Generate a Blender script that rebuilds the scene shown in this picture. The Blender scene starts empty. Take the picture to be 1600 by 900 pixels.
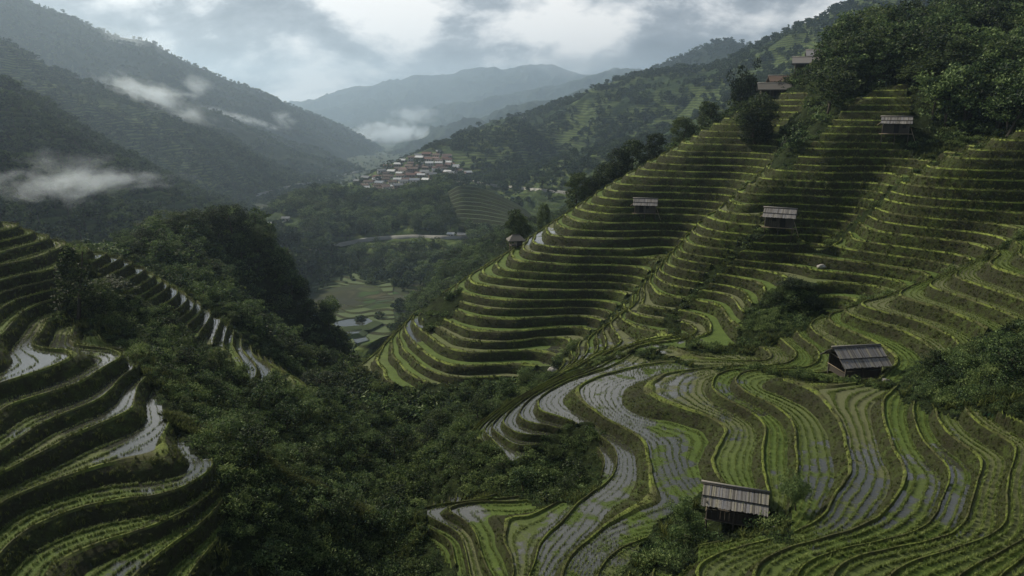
import bpy, math, random, time
import numpy as np
from mathutils import Vector, Matrix
T0 = time.time()
random.seed(7); rng = np.random.default_rng(7)
VEG = True

# ------------------------------------------------------------------ camera, world, sun, exposure
SC = bpy.context.scene
COL = SC.collection
F_PX, PITCH = 1150.0, math.radians(14.15)
CP, SP = math.cos(PITCH), math.sin(PITCH)
cam_data = bpy.data.cameras.new('camera'); cam = bpy.data.objects.new('camera', cam_data); COL.objects.link(cam)
cam_data.sensor_width = 36.0; cam_data.lens = 36.0*F_PX/1600.0
cam_data.clip_start = 0.5; cam_data.clip_end = 60000
cam.location = (0, 0, 0); cam.rotation_euler = (math.pi/2-PITCH, 0, 0)
SC.camera = cam
SC.view_settings.view_transform = 'Standard'; SC.view_settings.look = 'None'
SC.view_settings.exposure = 0.62; SC.view_settings.gamma = 1.0
SC.render.film_transparent = False
cy = SC.cycles
cy.use_denoising = True; cy.use_adaptive_sampling = False
try: cy.denoiser = 'OPENIMAGEDENOISE'
except Exception: pass
cy.max_bounces = 6; cy.diffuse_bounces = 2; cy.glossy_bounces = 2; cy.transmission_bounces = 2; cy.volume_bounces = 2
cy.transparent_max_bounces = 8; cy.volume_step_rate = 1.0; cy.volume_max_steps = 64
cy.caustics_reflective = False; cy.caustics_refractive = False

SUN_EL, SUN_AZ = math.radians(38), math.radians(-50)      # azimuth measured from +Y (view direction) towards +X
sun_dir = Vector((math.sin(SUN_AZ)*math.cos(SUN_EL), math.cos(SUN_AZ)*math.cos(SUN_EL), math.sin(SUN_EL)))
sd = bpy.data.lights.new('sun', 'SUN'); sd.energy = 3.4; sd.angle = math.radians(5); sd.color = (1.0, 0.90, 0.70)
so = bpy.data.objects.new('sun', sd); COL.objects.link(so); so.rotation_euler = sun_dir.to_track_quat('Z', 'Y').to_euler()

world = bpy.data.worlds.new('World'); SC.world = world; world.use_nodes = True
wt = world.node_tree; wt.nodes.clear()
def wn(t, **k):
    n = wt.nodes.new(t)
    for a, b in k.items(): setattr(n, a, b)
    return n
def build_world():
    L = wt.links.new
    out = wn('ShaderNodeOutputWorld')
    sky = wn('ShaderNodeTexSky', sky_type='NISHITA', sun_disc=False)
    sky.sun_elevation = SUN_EL; sky.sun_rotation = SUN_AZ
    tc = wn('ShaderNodeTexCoord'); sep = wn('ShaderNodeSeparateXYZ'); L(tc.outputs['Generated'], sep.inputs[0])
    # cloud layer: direction projected on a plane overhead
    mz = wn('ShaderNodeMath', operation='MAXIMUM'); L(sep.outputs[2], mz.inputs[0]); mz.inputs[1].default_value = 0.0
    az = wn('ShaderNodeMath', operation='ADD'); L(mz.outputs[0], az.inputs[0]); az.inputs[1].default_value = 0.42
    dx = wn('ShaderNodeMath', operation='DIVIDE'); L(sep.outputs[0], dx.inputs[0]); L(az.outputs[0], dx.inputs[1])
    dy = wn('ShaderNodeMath', operation='DIVIDE'); L(sep.outputs[1], dy.inputs[0]); L(az.outputs[0], dy.inputs[1])
    cb = wn('ShaderNodeCombineXYZ'); L(dx.outputs[0], cb.inputs[0]); L(dy.outputs[0], cb.inputs[1])
    n1 = wn('ShaderNodeTexNoise'); n1.inputs['Scale'].default_value = 2.5; n1.inputs['Detail'].default_value = 9
    n1.inputs['Roughness'].default_value = 0.60; n1.inputs['Distortion'].default_value = 0.15
    mp = wn('ShaderNodeMapping'); mp.inputs['Location'].default_value = (18.4, 7.7, 0.0); mp.inputs['Scale'].default_value = (1.0, 1.0, 1)
    L(cb.outputs[0], mp.inputs[0]); L(mp.outputs[0], n1.inputs[0])
    # glow of the sun behind the cloud deck
    dot = wn('ShaderNodeVectorMath', operation='DOT_PRODUCT'); L(tc.outputs['Generated'], dot.inputs[0])
    g = Vector((math.sin(math.radians(-8)), math.cos(math.radians(-8)), 0.22)).normalized(); dot.inputs[1].default_value = g
    gl = wn('ShaderNodeMapRange', interpolation_type='SMOOTHSTEP'); L(dot.outputs['Value'], gl.inputs[0])
    gl.inputs[1].default_value = 0.80; gl.inputs[2].default_value = 1.0; gl.inputs[3].default_value = -0.09; gl.inputs[4].default_value = 0.12
    n2 = wn('ShaderNodeTexNoise'); n2.inputs['Scale'].default_value = 1.1; n2.inputs['Detail'].default_value = 3; L(mp.outputs[0], n2.inputs[0])
    s0 = wn('ShaderNodeMath', operation='MULTIPLY_ADD'); L(n2.outputs[0], s0.inputs[0]); s0.inputs[1].default_value = 0.6; s0.inputs[2].default_value = -0.30
    n1b = wn('ShaderNodeMath', operation='MULTIPLY_ADD'); L(n1.outputs[0], n1b.inputs[0]); n1b.inputs[1].default_value = 1.45; n1b.inputs[2].default_value = -0.225
    s1 = wn('ShaderNodeMath', operation='ADD'); L(s0.outputs[0], s1.inputs[0]); L(n1b.outputs[0], s1.inputs[1])
    sm = wn('ShaderNodeMath', operation='ADD'); L(s1.outputs[0], sm.inputs[0]); L(gl.outputs[0], sm.inputs[1])
    cr = wn('ShaderNodeValToRGB'); L(sm.outputs[0], cr.inputs[0])
    e = cr.color_ramp.elements
    e[0].position = 0.34; e[0].color = (0.13, 0.145, 0.17, 1)
    e[1].position = 0.72; e[1].color = (1.05, 1.02, .98, 1)
    for p, c in ((0.47, (0.20, 0.22, 0.255, 1)), (0.56, (0.33, 0.355, 0.39, 1)), (0.63, (0.66, 0.67, 0.68, 1))):
        q = e.new(p); q.color = c
    hz = wn('ShaderNodeMapRange', interpolation_type='SMOOTHSTEP'); L(sep.outputs[2], hz.inputs[0]); hz.inputs[1].default_value = -0.05; hz.inputs[2].default_value = 0.0
    un = wn('ShaderNodeMix', data_type='RGBA'); L(hz.outputs[0], un.inputs[0]); un.inputs[6].default_value = (.20, .22, .25, 1); L(cr.outputs[0], un.inputs[7])
    bg1 = wn('ShaderNodeBackground'); L(un.outputs[2], bg1.inputs[0]); bg1.inputs[1].default_value = 0.78
    bg2 = wn('ShaderNodeBackground'); L(sky.outputs[0], bg2.inputs[0]); bg2.inputs[1].default_value = 0.05
    mx = wn('ShaderNodeMixShader'); mx.inputs[0].default_value = 0.06
    L(bg1.outputs[0], mx.inputs[1]); L(bg2.outputs[0], mx.inputs[2]); L(mx.outputs[0], out.inputs[0])
build_world()

# ------------------------------------------------------------------ helpers
def at(px, py, Y):
    u = (px-800)/F_PX; w = (450-py)/F_PX
    dy = CP+w*SP; dz = -SP+w*CP
    return (u/dy*Y, Y, dz/dy*Y)
def project(x, y, z):
    d = y*CP - z*SP; up = y*SP + z*CP
    d = np.maximum(d, 1e-3)
    return 800+F_PX*x/d, 450-F_PX*up/d
_perm = np.random.default_rng(3).permutation(256); _perm = np.concatenate([_perm, _perm])
_ga = np.linspace(0, 2*np.pi, 17)[:16]; _gx, _gy = np.cos(_ga), np.sin(_ga)
def perlin(x, y):
    xi = np.floor(x).astype(int); yi = np.floor(y).astype(int); xf = x-xi; yf = y-yi
    u = xf*xf*xf*(xf*(xf*6-15)+10); v = yf*yf*yf*(yf*(yf*6-15)+10)
    def g(ix, iy, fx, fy):
        h = _perm[(_perm[ix & 255]+iy) & 255] & 15
        return _gx[h]*fx+_gy[h]*fy
    a = g(xi, yi, xf, yf); b = g(xi+1, yi, xf-1, yf); c = g(xi, yi+1, xf, yf-1); d = g(xi+1, yi+1, xf-1, yf-1)
    return (a+(b-a)*u)+((c+(d-c)*u)-(a+(b-a)*u))*v
def fbm(x, y, o=4, gain=0.5):
    s = 0; a = 1.0; f = 1.0
    for k in range(o):
        s = s+a*perlin(x*f+17.3*k, y*f-9.1*k); a *= gain; f *= 2.03
    return s
def inpoly(px, py, poly):
    r = np.zeros(px.shape, bool); n = len(poly)
    for i in range(n):
        x0, y0 = poly[i]; x1, y1 = poly[(i+1) % n]
        if y0 == y1: continue
        c = ((y0 > py) != (y1 > py)) & (px < (x1-x0)*(py-y0)/(y1-y0)+x0)
        r ^= c
    return r
def mesh_np(name, V, loops, starts, totals=None, mats=(), matidx=None, smooth=True, attrs=None):
    me = bpy.data.meshes.new(name)
    V = np.asarray(V, np.float32); loops = np.asarray(loops, np.int32); starts = np.asarray(starts, np.int32)
    me.vertices.add(len(V)); me.vertices.foreach_set('co', V.ravel())
    me.loops.add(len(loops)); me.loops.foreach_set('vertex_index', loops)
    me.polygons.add(len(starts)); me.polygons.foreach_set('loop_start', starts)
    if totals is not None: me.polygons.foreach_set('loop_total', np.asarray(totals, np.int32))
    for m in mats: me.materials.append(m)
    if matidx is not None: me.polygons.foreach_set('material_index', np.asarray(matidx, np.int32))
    me.polygons.foreach_set('use_smooth', np.full(len(starts), smooth))
    if attrs:
        for k, a in attrs.items():
            at_ = me.attributes.new(k, 'FLOAT', 'POINT'); at_.data.foreach_set('value', np.asarray(a, np.float32))
    me.update(calc_edges=True)
    return me
def tri_mesh(name, V, T, **k):
    T = np.asarray(T, np.int32); n = T.shape[1]
    return mesh_np(name, V, T.ravel(), np.arange(len(T))*n, np.full(len(T), n), **k)
def link(name, me, parent=None, **props):
    o = bpy.data.objects.new(name, me); COL.objects.link(o)
    if parent is not None: o.parent = parent
    for k, v in props.items(): o[k] = v
    return o
def tag(o, label=None, category=None, group=None, kind=None):
    if label: o['label'] = label
    if category: o['category'] = category
    if group: o['group'] = group
    if kind: o['kind'] = kind
    return o
def grid_faces(nr, nc):
    i = np.arange(nr-1)[:, None]*nc+np.arange(nc-1)[None, :]
    return np.stack([i, i+1, i+nc+1, i+nc], -1).reshape(-1, 4)

# ------------------------------------------------------------------ materials
class NT:
    def __init__(s, name):
        s.m = bpy.data.materials.new(name); s.m.use_nodes = True; s.t = s.m.node_tree; s.t.nodes.clear()
        s.out = s.n('ShaderNodeOutputMaterial')
    def n(s, t, ins=None, **k):
        n = s.t.nodes.new(t)
        for a, b in k.items(): setattr(n, a, b)
        if ins:
            for a, b in ins.items(): s.set(n, a, b)
        return n
    def set(s, n, a, b):
        if isinstance(b, bpy.types.NodeSocket): s.t.links.new(b, n.inputs[a])
        else: n.inputs[a].default_value = b
    def pos(s):
        if not hasattr(s, '_p'): s._p = s.n('ShaderNodeNewGeometry').outputs['Position']
        return s._p
    def noise(s, scale, detail=4, rough=0.55, vec=None, dist=0.0):
        return s.n('ShaderNodeTexNoise', {'Vector': vec or s.pos(), 'Scale': scale, 'Detail': detail, 'Roughness': rough, 'Distortion': dist}).outputs[0]
    def attr(s, name): return s.n('ShaderNodeAttribute', attribute_name=name).outputs['Fac']
    def ramp(s, fac, stops):
        r = s.n('ShaderNodeValToRGB', {'Fac': fac}); e = r.color_ramp.elements
        e[0].position, e[0].color = stops[0][0], (*stops[0][1], 1); e[1].position, e[1].color = stops[-1][0], (*stops[-1][1], 1)
        for p, c in stops[1:-1]: q = e.new(p); q.color = (*c, 1)
        return r.outputs[0]
    def mix(s, f, a, b, blend='MIX'):
        m = s.n('ShaderNodeMix', data_type='RGBA', blend_type=blend)
        for i, v in ((0, f), (6, a), (7, b)):
            if isinstance(v, bpy.types.NodeSocket): s.t.links.new(v, m.inputs[i])
            else: m.inputs[i].default_value = (*v, 1) if isinstance(v, tuple) and len(v) == 3 else v
        return m.outputs[2]
    def math(s, op, a, b=0.0, c=None, clamp=False):
        m = s.n('ShaderNodeMath', {0: a, 1: b}, operation=op, use_clamp=clamp)
        if c is not None: s.set(m, 2, c)
        return m.outputs[0]
    def mapr(s, v, a, b, c, d, smooth=False):
        return s.n('ShaderNodeMapRange', {0: v, 1: a, 2: b, 3: c, 4: d}, interpolation_type='SMOOTHSTEP' if smooth else 'LINEAR').outputs[0]
    def bump(s, h, dist=0.1, strength=1.0, normal=None):
        d = {'Height': h, 'Distance': dist, 'Strength': strength}
        if normal is not None: d['Normal'] = normal
        return s.n('ShaderNodeBump', d).outputs[0]
    def bsdf(s, **k):
        b = s.n('ShaderNodeBsdfPrincipled')
        for a, v in k.items():
            a = a.replace('_', ' ')
            s.set(b, a, (*v, 1) if isinstance(v, tuple) and len(v) == 3 else v)
        return b.outputs[0]
    def done(s, sh):
        s.t.links.new(sh, s.out.inputs[0]); return s.m

def mat_riser():
    n = NT('terrace_bank_grass')
    a = n.noise(1.3, 5, .65); b = n.noise(9.0, 4, .7); c = n.noise(0.12, 3)
    col = n.ramp(n.math('ADD', n.math('MULTIPLY', a, .6), n.math('MULTIPLY', b, .4)),
                 [(.30, (.018, .016, .011)), (.44, (.030, .032, .014)), (.54, (.045, .062, .017)), (.66, (.080, .115, .024)), (.8, (.12, .15, .04))])
    col = n.mix(n.mapr(c, .40, .62, 0, .7), col, (.030, .030, .018))
    h = n.math('ADD', n.noise(3.5, 5, .75), n.math('MULTIPLY', n.noise(16, 3, .7), .35))
    return n.done(n.bsdf(Base_Color=col, Roughness=.95, Specular_IOR_Level=.15, Normal=n.bump(h, .22)))
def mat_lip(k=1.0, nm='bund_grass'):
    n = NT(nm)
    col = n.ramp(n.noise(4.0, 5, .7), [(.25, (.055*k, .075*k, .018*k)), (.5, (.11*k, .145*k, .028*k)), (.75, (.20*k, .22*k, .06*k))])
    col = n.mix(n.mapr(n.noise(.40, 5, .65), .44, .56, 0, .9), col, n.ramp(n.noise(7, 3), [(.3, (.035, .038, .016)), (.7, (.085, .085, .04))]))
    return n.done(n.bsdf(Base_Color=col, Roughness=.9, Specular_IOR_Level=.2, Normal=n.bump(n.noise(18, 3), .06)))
def mat_tread():
    # flooded / planted paddies: 'wet' = share of open water, 'crop' = random per terrace
    n = NT('paddy_field')
    wet = n.attr('wet'); crop = n.attr('crop')
    v = n.pos()
    pat = n.noise(.55, 4, .6); fine = n.noise(7.0, 4, .7)
    rice = n.ramp(n.math('ADD', n.math('MULTIPLY', pat, .5), n.math('MULTIPLY', fine, .5)),
                  [(.30, (.040, .060, .014)), (.5, (.075, .120, .020)), (.7, (.12, .17, .035))])
    pale = n.ramp(fine, [(.3, (.075, .078, .042)), (.6, (.14, .15, .075)), (.8, (.20, .21, .12))])
    rice = n.mix(n.mapr(crop, .45, .75, 0, .85), rice, pale)
    mud = n.ramp(fine, [(.3, (.030, .028, .020)), (.7, (.07, .066, .048))])
    w = n.math('ADD', wet, n.math('MULTIPLY', n.math('SUBTRACT', pat, .5), 1.3))
    wf = n.mapr(w, .42, .60, 0, 1, True)
    col = n.mix(wf, rice, mud)
    land = n.bsdf(Base_Color=col, Roughness=.85, Specular_IOR_Level=.25, Normal=n.bump(n.noise(12, 4, .7), .10))
    wat = n.bsdf(Base_Color=(.035, .038, .030), Roughness=.06, Specular_IOR_Level=1.0, Normal=n.bump(n.noise(5.0, 3), .006))
    ms = n.n('ShaderNodeMixShader'); n.set(ms, 0, n.math('MULTIPLY', wf, .93))
    n.set(ms, 1, land); n.set(ms, 2, wat)
    return n.done(ms.outputs[0])
def mat_under():
    n = NT('undergrowth_soil')
    col = n.ramp(n.noise(.9, 6, .7), [(.3, (.012, .016, .008)), (.5, (.025, .038, .014)), (.7, (.045, .065, .020))])
    return n.done(n.bsdf(Base_Color=col, Roughness=1.0, Specular_IOR_Level=.1, Normal=n.bump(n.noise(2.2, 6, .75), .8)))
def mat_hill(name, scale, cols, bump, fields=0.0):
    n = NT(name)
    a = n.noise(scale, 7, .68)
    col = n.ramp(a, [(.32, cols[0]), (.5, cols[1]), (.68, cols[2])])
    b = n.noise(scale*.13, 4, .6)
    if fields:
        z = n.n('ShaderNodeSeparateXYZ', {0: n.pos()}).outputs[2]
        wob = n.math('ADD', n.math('MULTIPLY', z, .30), n.math('MULTIPLY', n.noise(.01, 3), 6.0))
        st = n.math('FRACT', wob)
        g = n.ramp(st, [(.0, (.035, .040, .020)), (.35, (.055, .085, .028)), (.8, (.11, .145, .05)), (1.0, (.03, .035, .018))])
        col = n.mix(n.mapr(b, .50-.1*fields, .56-.1*fields, 0, .95), col, g)
    return n.done(n.bsdf(Base_Color=col, Roughness=1.0, Specular_IOR_Level=.05, Normal=n.bump(n.noise(scale*1.7, 7, .72), bump)))
M_RISER, M_LIP, M_TREAD, M_UNDER = mat_riser(), mat_lip(), mat_tread(), mat_under(); M_LIPB = mat_lip(1.45, 'painted_sunlight_bund_grass')  # lighter lip copy: sunlight on the middle spurs painted into the colour
GREEN = ((.014, .024, .012), (.030, .050, .020), (.060, .090, .034))

# ------------------------------------------------------------------ near terrain: smooth height field through surveyed points
CPS = [  # photo column, row, distance north, drop below
 # left hill crest
 (-120,330,74),(0,350,78),(60,370,80),(100,386,82),(180,402,84),(230,425,85),(280,460,86),(350,512,86),(400,560,84),(480,607,80),
 (0,390,72),(0,430,67),(100,440,70),(0,480,62),(90,490,66),(200,480,74),
 (0,520,57),(60,545,57),(-150,560,48),(0,600,48.5),(130,600,50.7),(190,560,56),(0,640,46.1),
 (0,730,40),(150,650,47.5),(205,600,53.5),(0,790,37.7),(200,700,44.9),(262,660,48.9),
 (0,900,32.9),(200,800,39),(340,740,43.5),(200,900,34.3),(320,820,39.3),(-200,800,33),(-100,1000,27),(150,1050,27.5),(300,1000,31),
 (300,680,49.5),(430,740,50),(540,790,53),(450,850,44.5),(400,900,38.5),(560,900,46),(450,1000,35),
 (400,640,68),(500,680,68),(560,740,66),(300,560,69),(260,500,78),
 # main gully
 (660,780,64),(650,830,56.5),(600,890,48.5),(600,1000,40),(640,700,84),(600,640,100),(550,585,127),
 # wooded spur behind
 (400,500,115),(500,620,96),(330,430,125),(590,700,84),(440,560,104),
 (220,388,146),(300,380,148),(385,392,150),(450,478,150),(492,530,148),(520,572,146),(120,440,135),(-50,430,140),(180,410,140),
 # side gully behind the foreground spur
 (860,583,104),(790,622,98),(740,645,93),(690,670,88),(930,520,114),(1000,452,122),(1060,402,130),(1130,334,138),(1200,266,146),(1270,165,158),
 # spur A
 (1130,195,170),(1050,237,164),(960,288,157),(880,340,151),(806,388,146),(740,432,134.5),(650,500,127),(570,572,119),
 (1100,230,161),(1200,220,157),(1250,175,163),(1000,330,144),(1100,300,147),(900,420,129),(1000,400,131),(800,520,114.5),(900,500,118),(700,580,106),(620,600,107),
 # spur B
 (1420,130,148),(1280,190,143),(1220,240,138),(1150,300,131),(1090,352,125),(1040,420,117),(980,490,107),(900,570,97),
 (1217,350,113),(1398,207,129),(1300,300,121),(1150,420,109),(1050,530,94),(1380,270,125),(1500,215,125),(1560,160,133),
 # spur C
 (1700,180,112),(1600,215,111),(1530,237,111),(1440,287,110),(1390,335,109.5),(1320,380,109),(1230,412,107.5),(1130,467,104),(1060,525,97),
 (1500,380,99),(1600,300,103),(1350,432,99.5),(1240,475,94),(1250,450,97),(1700,340,98),
 # spur D and the foreground
 (1700,330,88),(1600,390,86),(1520,418,86),(1440,450,85.5),(1330,482,85),(1250,525,84.5),(1190,560,82),(1040,552,83),(1050,565,80),
 (1600,520,67),(1440,510,76.5),(1440,560,69.5),(1600,640,52),(1450,620,59),(1330,600,66),(1300,700,52.4),(1290,785,44.3),(1200,600,65.6),
 (1060,900,36.4),(1200,850,39.5),(1400,665,54.5),(1440,760,45),(1380,830,39.6),(1200,897,35.4),(1500,700,49.1),(1530,780,41.9),(1480,850,37.1),(1300,900,34.2),(1600,760,41.9),(1600,830,36.9),(1450,900,32.9),(1600,700,47.5),(1600,900,31.5),(1800,600,50),(1800,850,32),(1400,1050,26.3),(1000,1050,30.5),
 (1030,630,65.9),(950,660,61.4),(980,720,54),(940,790,47.3),(850,900,39.3),(1150,660,59.6),(1120,830,43.2),(1150,740,50.3),
 (870,590,83),(750,680,66.5),(850,660,65.5),(930,640,65.5),(1100,600,69.5),(790,722,58.5),(870,730,59.5),(780,765,56.5),(720,770,61),
 (740,800,48),(660,800,49.5),(850,820,45.7),(760,850,44.3),(700,850,46.8),(650,900,45.5),(740,900,41.8),(800,900,40.4),(700,1000,36.5),
]
WPS = []   # extra points given in metres (x, y, z)
def off(px, py, Y, dx, dy, dz):
    x, y, z = at(px, py, Y); WPS.append((x+dx, y+dy, z+dz))
for q in ((1050,237,164),(960,288,157),(880,340,151),(806,388,146),(740,432,134.5),(650,500,127),(570,572,119)):
    off(*q, -6, 10, -6.5); off(*q, -14, 26, -20); off(*q, -30, 60, -52)
off(1130,195,170, -8, 14, -7); off(1130,195,170, -20, 40, -28)
for q in ((0,350,78),(100,386,82),(180,402,84),(280,460,86),(350,512,86),(400,560,84)):
    off(*q, 4, 9, -7.5)
for q in ((0,350,78),(180,402,84),(350,512,86)): off(*q, 6, 22, -16)
for q in ((1600,390,86),(1520,418,86),(1440,450,85.5),(1330,482,85)): off(*q, -2, 8, -3.6)
for q in ((1600,215,111),(1530,237,111),(1440,287,110),(1390,335,109.5),(1320,380,109)): off(*q, -3, 8, -2.6)
for q in ((870,590,83),(800,630,76),(750,680,66.5)): off(*q, -4, 5, -4)
for q in ((220,388,146),(385,392,150),(492,530,148)): off(*q, 0, 15, -8); off(*q, 0, 50, -42)
WPS += [at(1500,60,182), at(1600,100,152), at(1300,110,172), at(1270,118,190), at(1210,146,184), at(1600,-60,220), at(1900,150,130), at(1900,-40,200), at(1700,0,160),
        (0,215,-92), (-60,230,-98), (60,240,-72), (120,260,-20), (-140,240,-80), (-140,150,-30),(200,260,40)]
def steepen(px, py, Y):
    # the foreground spur falls more steeply towards the gully than first surveyed
    x, y, z = at(px, py, Y)
    if px < 640 or Y > 66 or py < 590: return (px, py, Y)
    w = min(1.0, (66-Y)/8.0)
    dz = .62*(z+26) if z > -28.5 else -1.55*max(0.0, 1-(-28.5-z)/4.5)
    return (px, py, Y*(z+w*dz)/z)
CPS = [steepen(*p) for p in CPS]
PTS = np.array([at(*p) for p in CPS]+[tuple(w) for w in WPS], float)
class TPS:
    def __init__(s, P, lam=0.6):
        s.sc = 50.0; X = P[:, :2]/s.sc; n = len(X); s.X = X
        d2 = ((X[:, None]-X[None])**2).sum(-1); K = .5*d2*np.log(d2+1e-12)
        Q = np.c_[np.ones(n), X]; A = np.zeros((n+3, n+3)); A[:n, :n] = K+np.eye(n)*lam*1e-3; A[:n, n:] = Q; A[n:, :n] = Q.T
        s.w = np.linalg.solve(A, np.r_[P[:, 2], 0, 0, 0])
    def __call__(s, x, y):
        sh = x.shape; x = x.ravel()/s.sc; y = y.ravel()/s.sc; r = np.zeros(len(x)); n = len(s.X)
        for i in range(n):
            d2 = (x-s.X[i, 0])**2+(y-s.X[i, 1])**2; r += s.w[i]*.5*d2*np.log(d2+1e-12)
        r += s.w[n]+s.w[n+1]*x+s.w[n+2]*y
        return r.reshape(sh)
tps = TPS(PTS)
STEP = 0.0066
def near_smooth(x, y):
    z = tps(x, y)
    # small lobes along the contours, fading where the camera is close
    return z + 0.75*fbm(x/17.0, y/17.0, 2)*np.clip(y/90-.22, .22, 1.0) + .16*fbm(x/5.0, y/5.0, 2)*np.clip(y/80-.5, .22, 1.2)
nY = int(math.log(262/14.0)/STEP)+1; ys = 14.0*np.exp(np.arange(nY)*STEP)
us = np.arange(-.98, .98, STEP)
GY, GU = np.meshgrid(ys, us, indexing='ij'); GX = GU*GY
GS = near_smooth(GX, GY)
NR, NC = GX.shape
print('near grid', NR, NC, 'z', GS.min(), GS.max(), time.time()-T0)
from math import log
GS = GS+.03*perlin(GX/1.5, GY/1.5)*np.clip(90/GY, 0, 1)
def sample_near(x, y):
    x = np.asarray(x, float); y = np.asarray(y, float)
    r = np.clip(np.log(np.maximum(y, 14.001)/14.0)/STEP, 0, NR-1.001); c = np.clip((x/y+.98)/STEP, 0, NC-1.001)
    i = r.astype(int); j = c.astype(int); fr = r-i; fc = c-j
    def s(G): return (G[i, j]*(1-fr)+G[i+1, j]*fr)*(1-fc)+(G[i, j+1]*(1-fr)+G[i+1, j+1]*fr)*fc
    return s(GS)

# zones, drawn as outlines on the hillsides
Z_LEFT = [[(-400,480),(0,500),(100,512),(150,520),(212,560),(240,620),(285,690),(345,735),(352,790),(330,900),(320,1300),(-600,1300)],
          [(-400,300),(0,340),(60,360),(108,380),(112,440),(100,500),(60,510),(-400,520)],
          [(120,380),(200,398),(285,450),(360,515),(405,555),(480,598),(500,612),(440,612),(395,600),(330,545),(250,490),(170,440),(140,420)]]
Z_MID = [[(1128,190),(1040,230),(958,284),(878,336),(800,384),(735,428),(690,455),(645,495),(565,570),(600,606),(690,600),(780,596),(850,575),(870,590),(1000,560),(1190,570),(1230,520),(1300,500),(1360,470),
          (1440,450),(1600,392),(1700,330),(1700,150),(1600,205),(1540,220),(1500,205),(1430,190),(1420,130),(1345,150),(1290,200),(1215,245),(1222,200),(1288,140),(1200,150)]]
Z_FORE = [[(740,690),(735,655),(870,580),(1040,545),(1190,552),(1330,470),(1440,440),(1700,320),(1700,480),(1600,500),(1500,545),(1420,580),(1400,610),(1470,645),(1700,650),(1700,1300),(700,1300),(720,900),(640,812),(655,790),(720,772),(800,785),(900,790),(940,770),(940,735),(925,680),(920,655),(860,680),(830,715),(790,730),(770,700)]]
# bare strips of scrub inside the terraced slopes
X_MID = [[(1265,130),(1320,140),(1300,190),(1235,265),(1200,262),(1255,200)], [(1180,470),(1260,440),(1290,490),(1230,545),(1150,560),(1150,520)], [(655,470),(720,455),(715,490),(665,520)],
         [(1400,190),(1500,200),(1560,215),(1440,250),(1410,230)]]
X_FORE = [[(1095,800),(1230,800),(1240,845),(1100,850)],[(975,905),(990,868),(1015,845),(1040,815),(1075,790),(1097,765),(1110,800),(1100,850),(1060,900)],[(1490,560),(1600,520),(1700,500),(1700,640),(1470,640)]]
GPX, GPY = project(GX, GY, GS)
wob = 13.0
WPX = GPX+wob*fbm(GX/4, GY/4, 4)*np.clip(60/GY, .3, 1.5); WPY = GPY+wob*fbm(GX/4+40, GY/4, 4)*np.clip(60/GY, .3, 1.5)
def anyin(polys, cond):
    r = np.zeros(GX.shape, bool)
    for p in polys: r |= inpoly(WPX, WPY, p)
    return r & cond
# dividing line between the middle spurs and the foreground, in metres
def fore_side(x, y):
    yb = np.interp(x, [-30, -4, 6, 18, 30, 40, 50, 62, 90], [60, 72, 84, 86, 88, 90, 92, 92, 94])
    return y < yb
side = fore_side(GX, GY)
left = GX < np.interp(GY, [14, 40, 60, 80, 100, 140], [-2, -5, -8, -12, -22, -40])
MASK = np.zeros(GX.shape); REG = np.zeros(GX.shape, int)
mL = anyin(Z_LEFT, left & (GY < 90)); mM = anyin(Z_MID, ~side & ~left & (GY < 178)) & ~anyin(X_MID, GY > 80)
mF = anyin(Z_FORE, side & ~left) & ~anyin(X_FORE, GY < 90)
REG[mL] = 1; REG[mM] = 2; REG[mF] = 3
REG[mF & (GY > np.interp(GX, [10, 20, 26, 34, 45, 60], [90, 78, 70, 63.5, 60, 58]))] = 4
_g = np.array([at(*q) for q in ((790,622,98),(860,583,104),(930,520,114),(1000,452,122),(1060,402,130),(1130,334,138),(1200,266,146),(1270,165,158),(1300,120,175))])
ditch_x = np.interp(GY, _g[:, 1], _g[:, 0])+.8*fbm(GX/5, GY/5, 2)
REG[(REG == 2) & (GX > ditch_x)] = 5
_g = np.array([at(*q) for q in ((1060,525,97),(1130,467,104),(1230,412,107.5),(1320,380,109),(1390,335,109.5),(1440,287,110),(1530,237,111),(1600,215,111),(1700,180,112))]); _g[:, 1] += 6
REG[(REG == 5) & (GY < np.interp(GX, _g[:, 0], _g[:, 1])+.6*fbm(GX/5, GY/5, 2)) & (GX > _g[0, 0])] = 6
_ditch = (np.abs(GX-ditch_x) < .9) & (GY > 100)
REG[_ditch & ((REG == 2) | (REG == 5))] = 0
_b = np.zeros(REG.shape, bool)      # a bare strip wherever two differently stepped slopes meet
_d = (REG[1:] != REG[:-1]) & (REG[1:] > 0) & (REG[:-1] > 0); _b[1:] |= _d; _b[:-1] |= _d
_d = (REG[:, 1:] != REG[:, :-1]) & (REG[:, 1:] > 0) & (REG[:, :-1] > 0); _b[:, 1:] |= _d; _b[:, :-1] |= _d
REG[_b] = 0
MASK[(REG > 0)] = 1
_soft = (REG == 0).astype(float)
for _ in range(6):
    _p = np.pad(_soft, 1, mode='edge'); _soft = np.minimum(_soft, (_p[:-2, 1:-1]+_p[2:, 1:-1]+_p[1:-1, :-2]+_p[1:-1, 2:]+_p[1:-1, 1:-1])/5)
_rib = (.5-np.abs(perlin(GX/9+.4*fbm(GX/20, GY/20, 2), GY/16)))-.30 + .5*((.5-np.abs(perlin(GX/4+9, GY/6)))-.3)
GS = GS+_soft*_rib*2.0*np.clip(GY/60, .5, 1.6)
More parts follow.
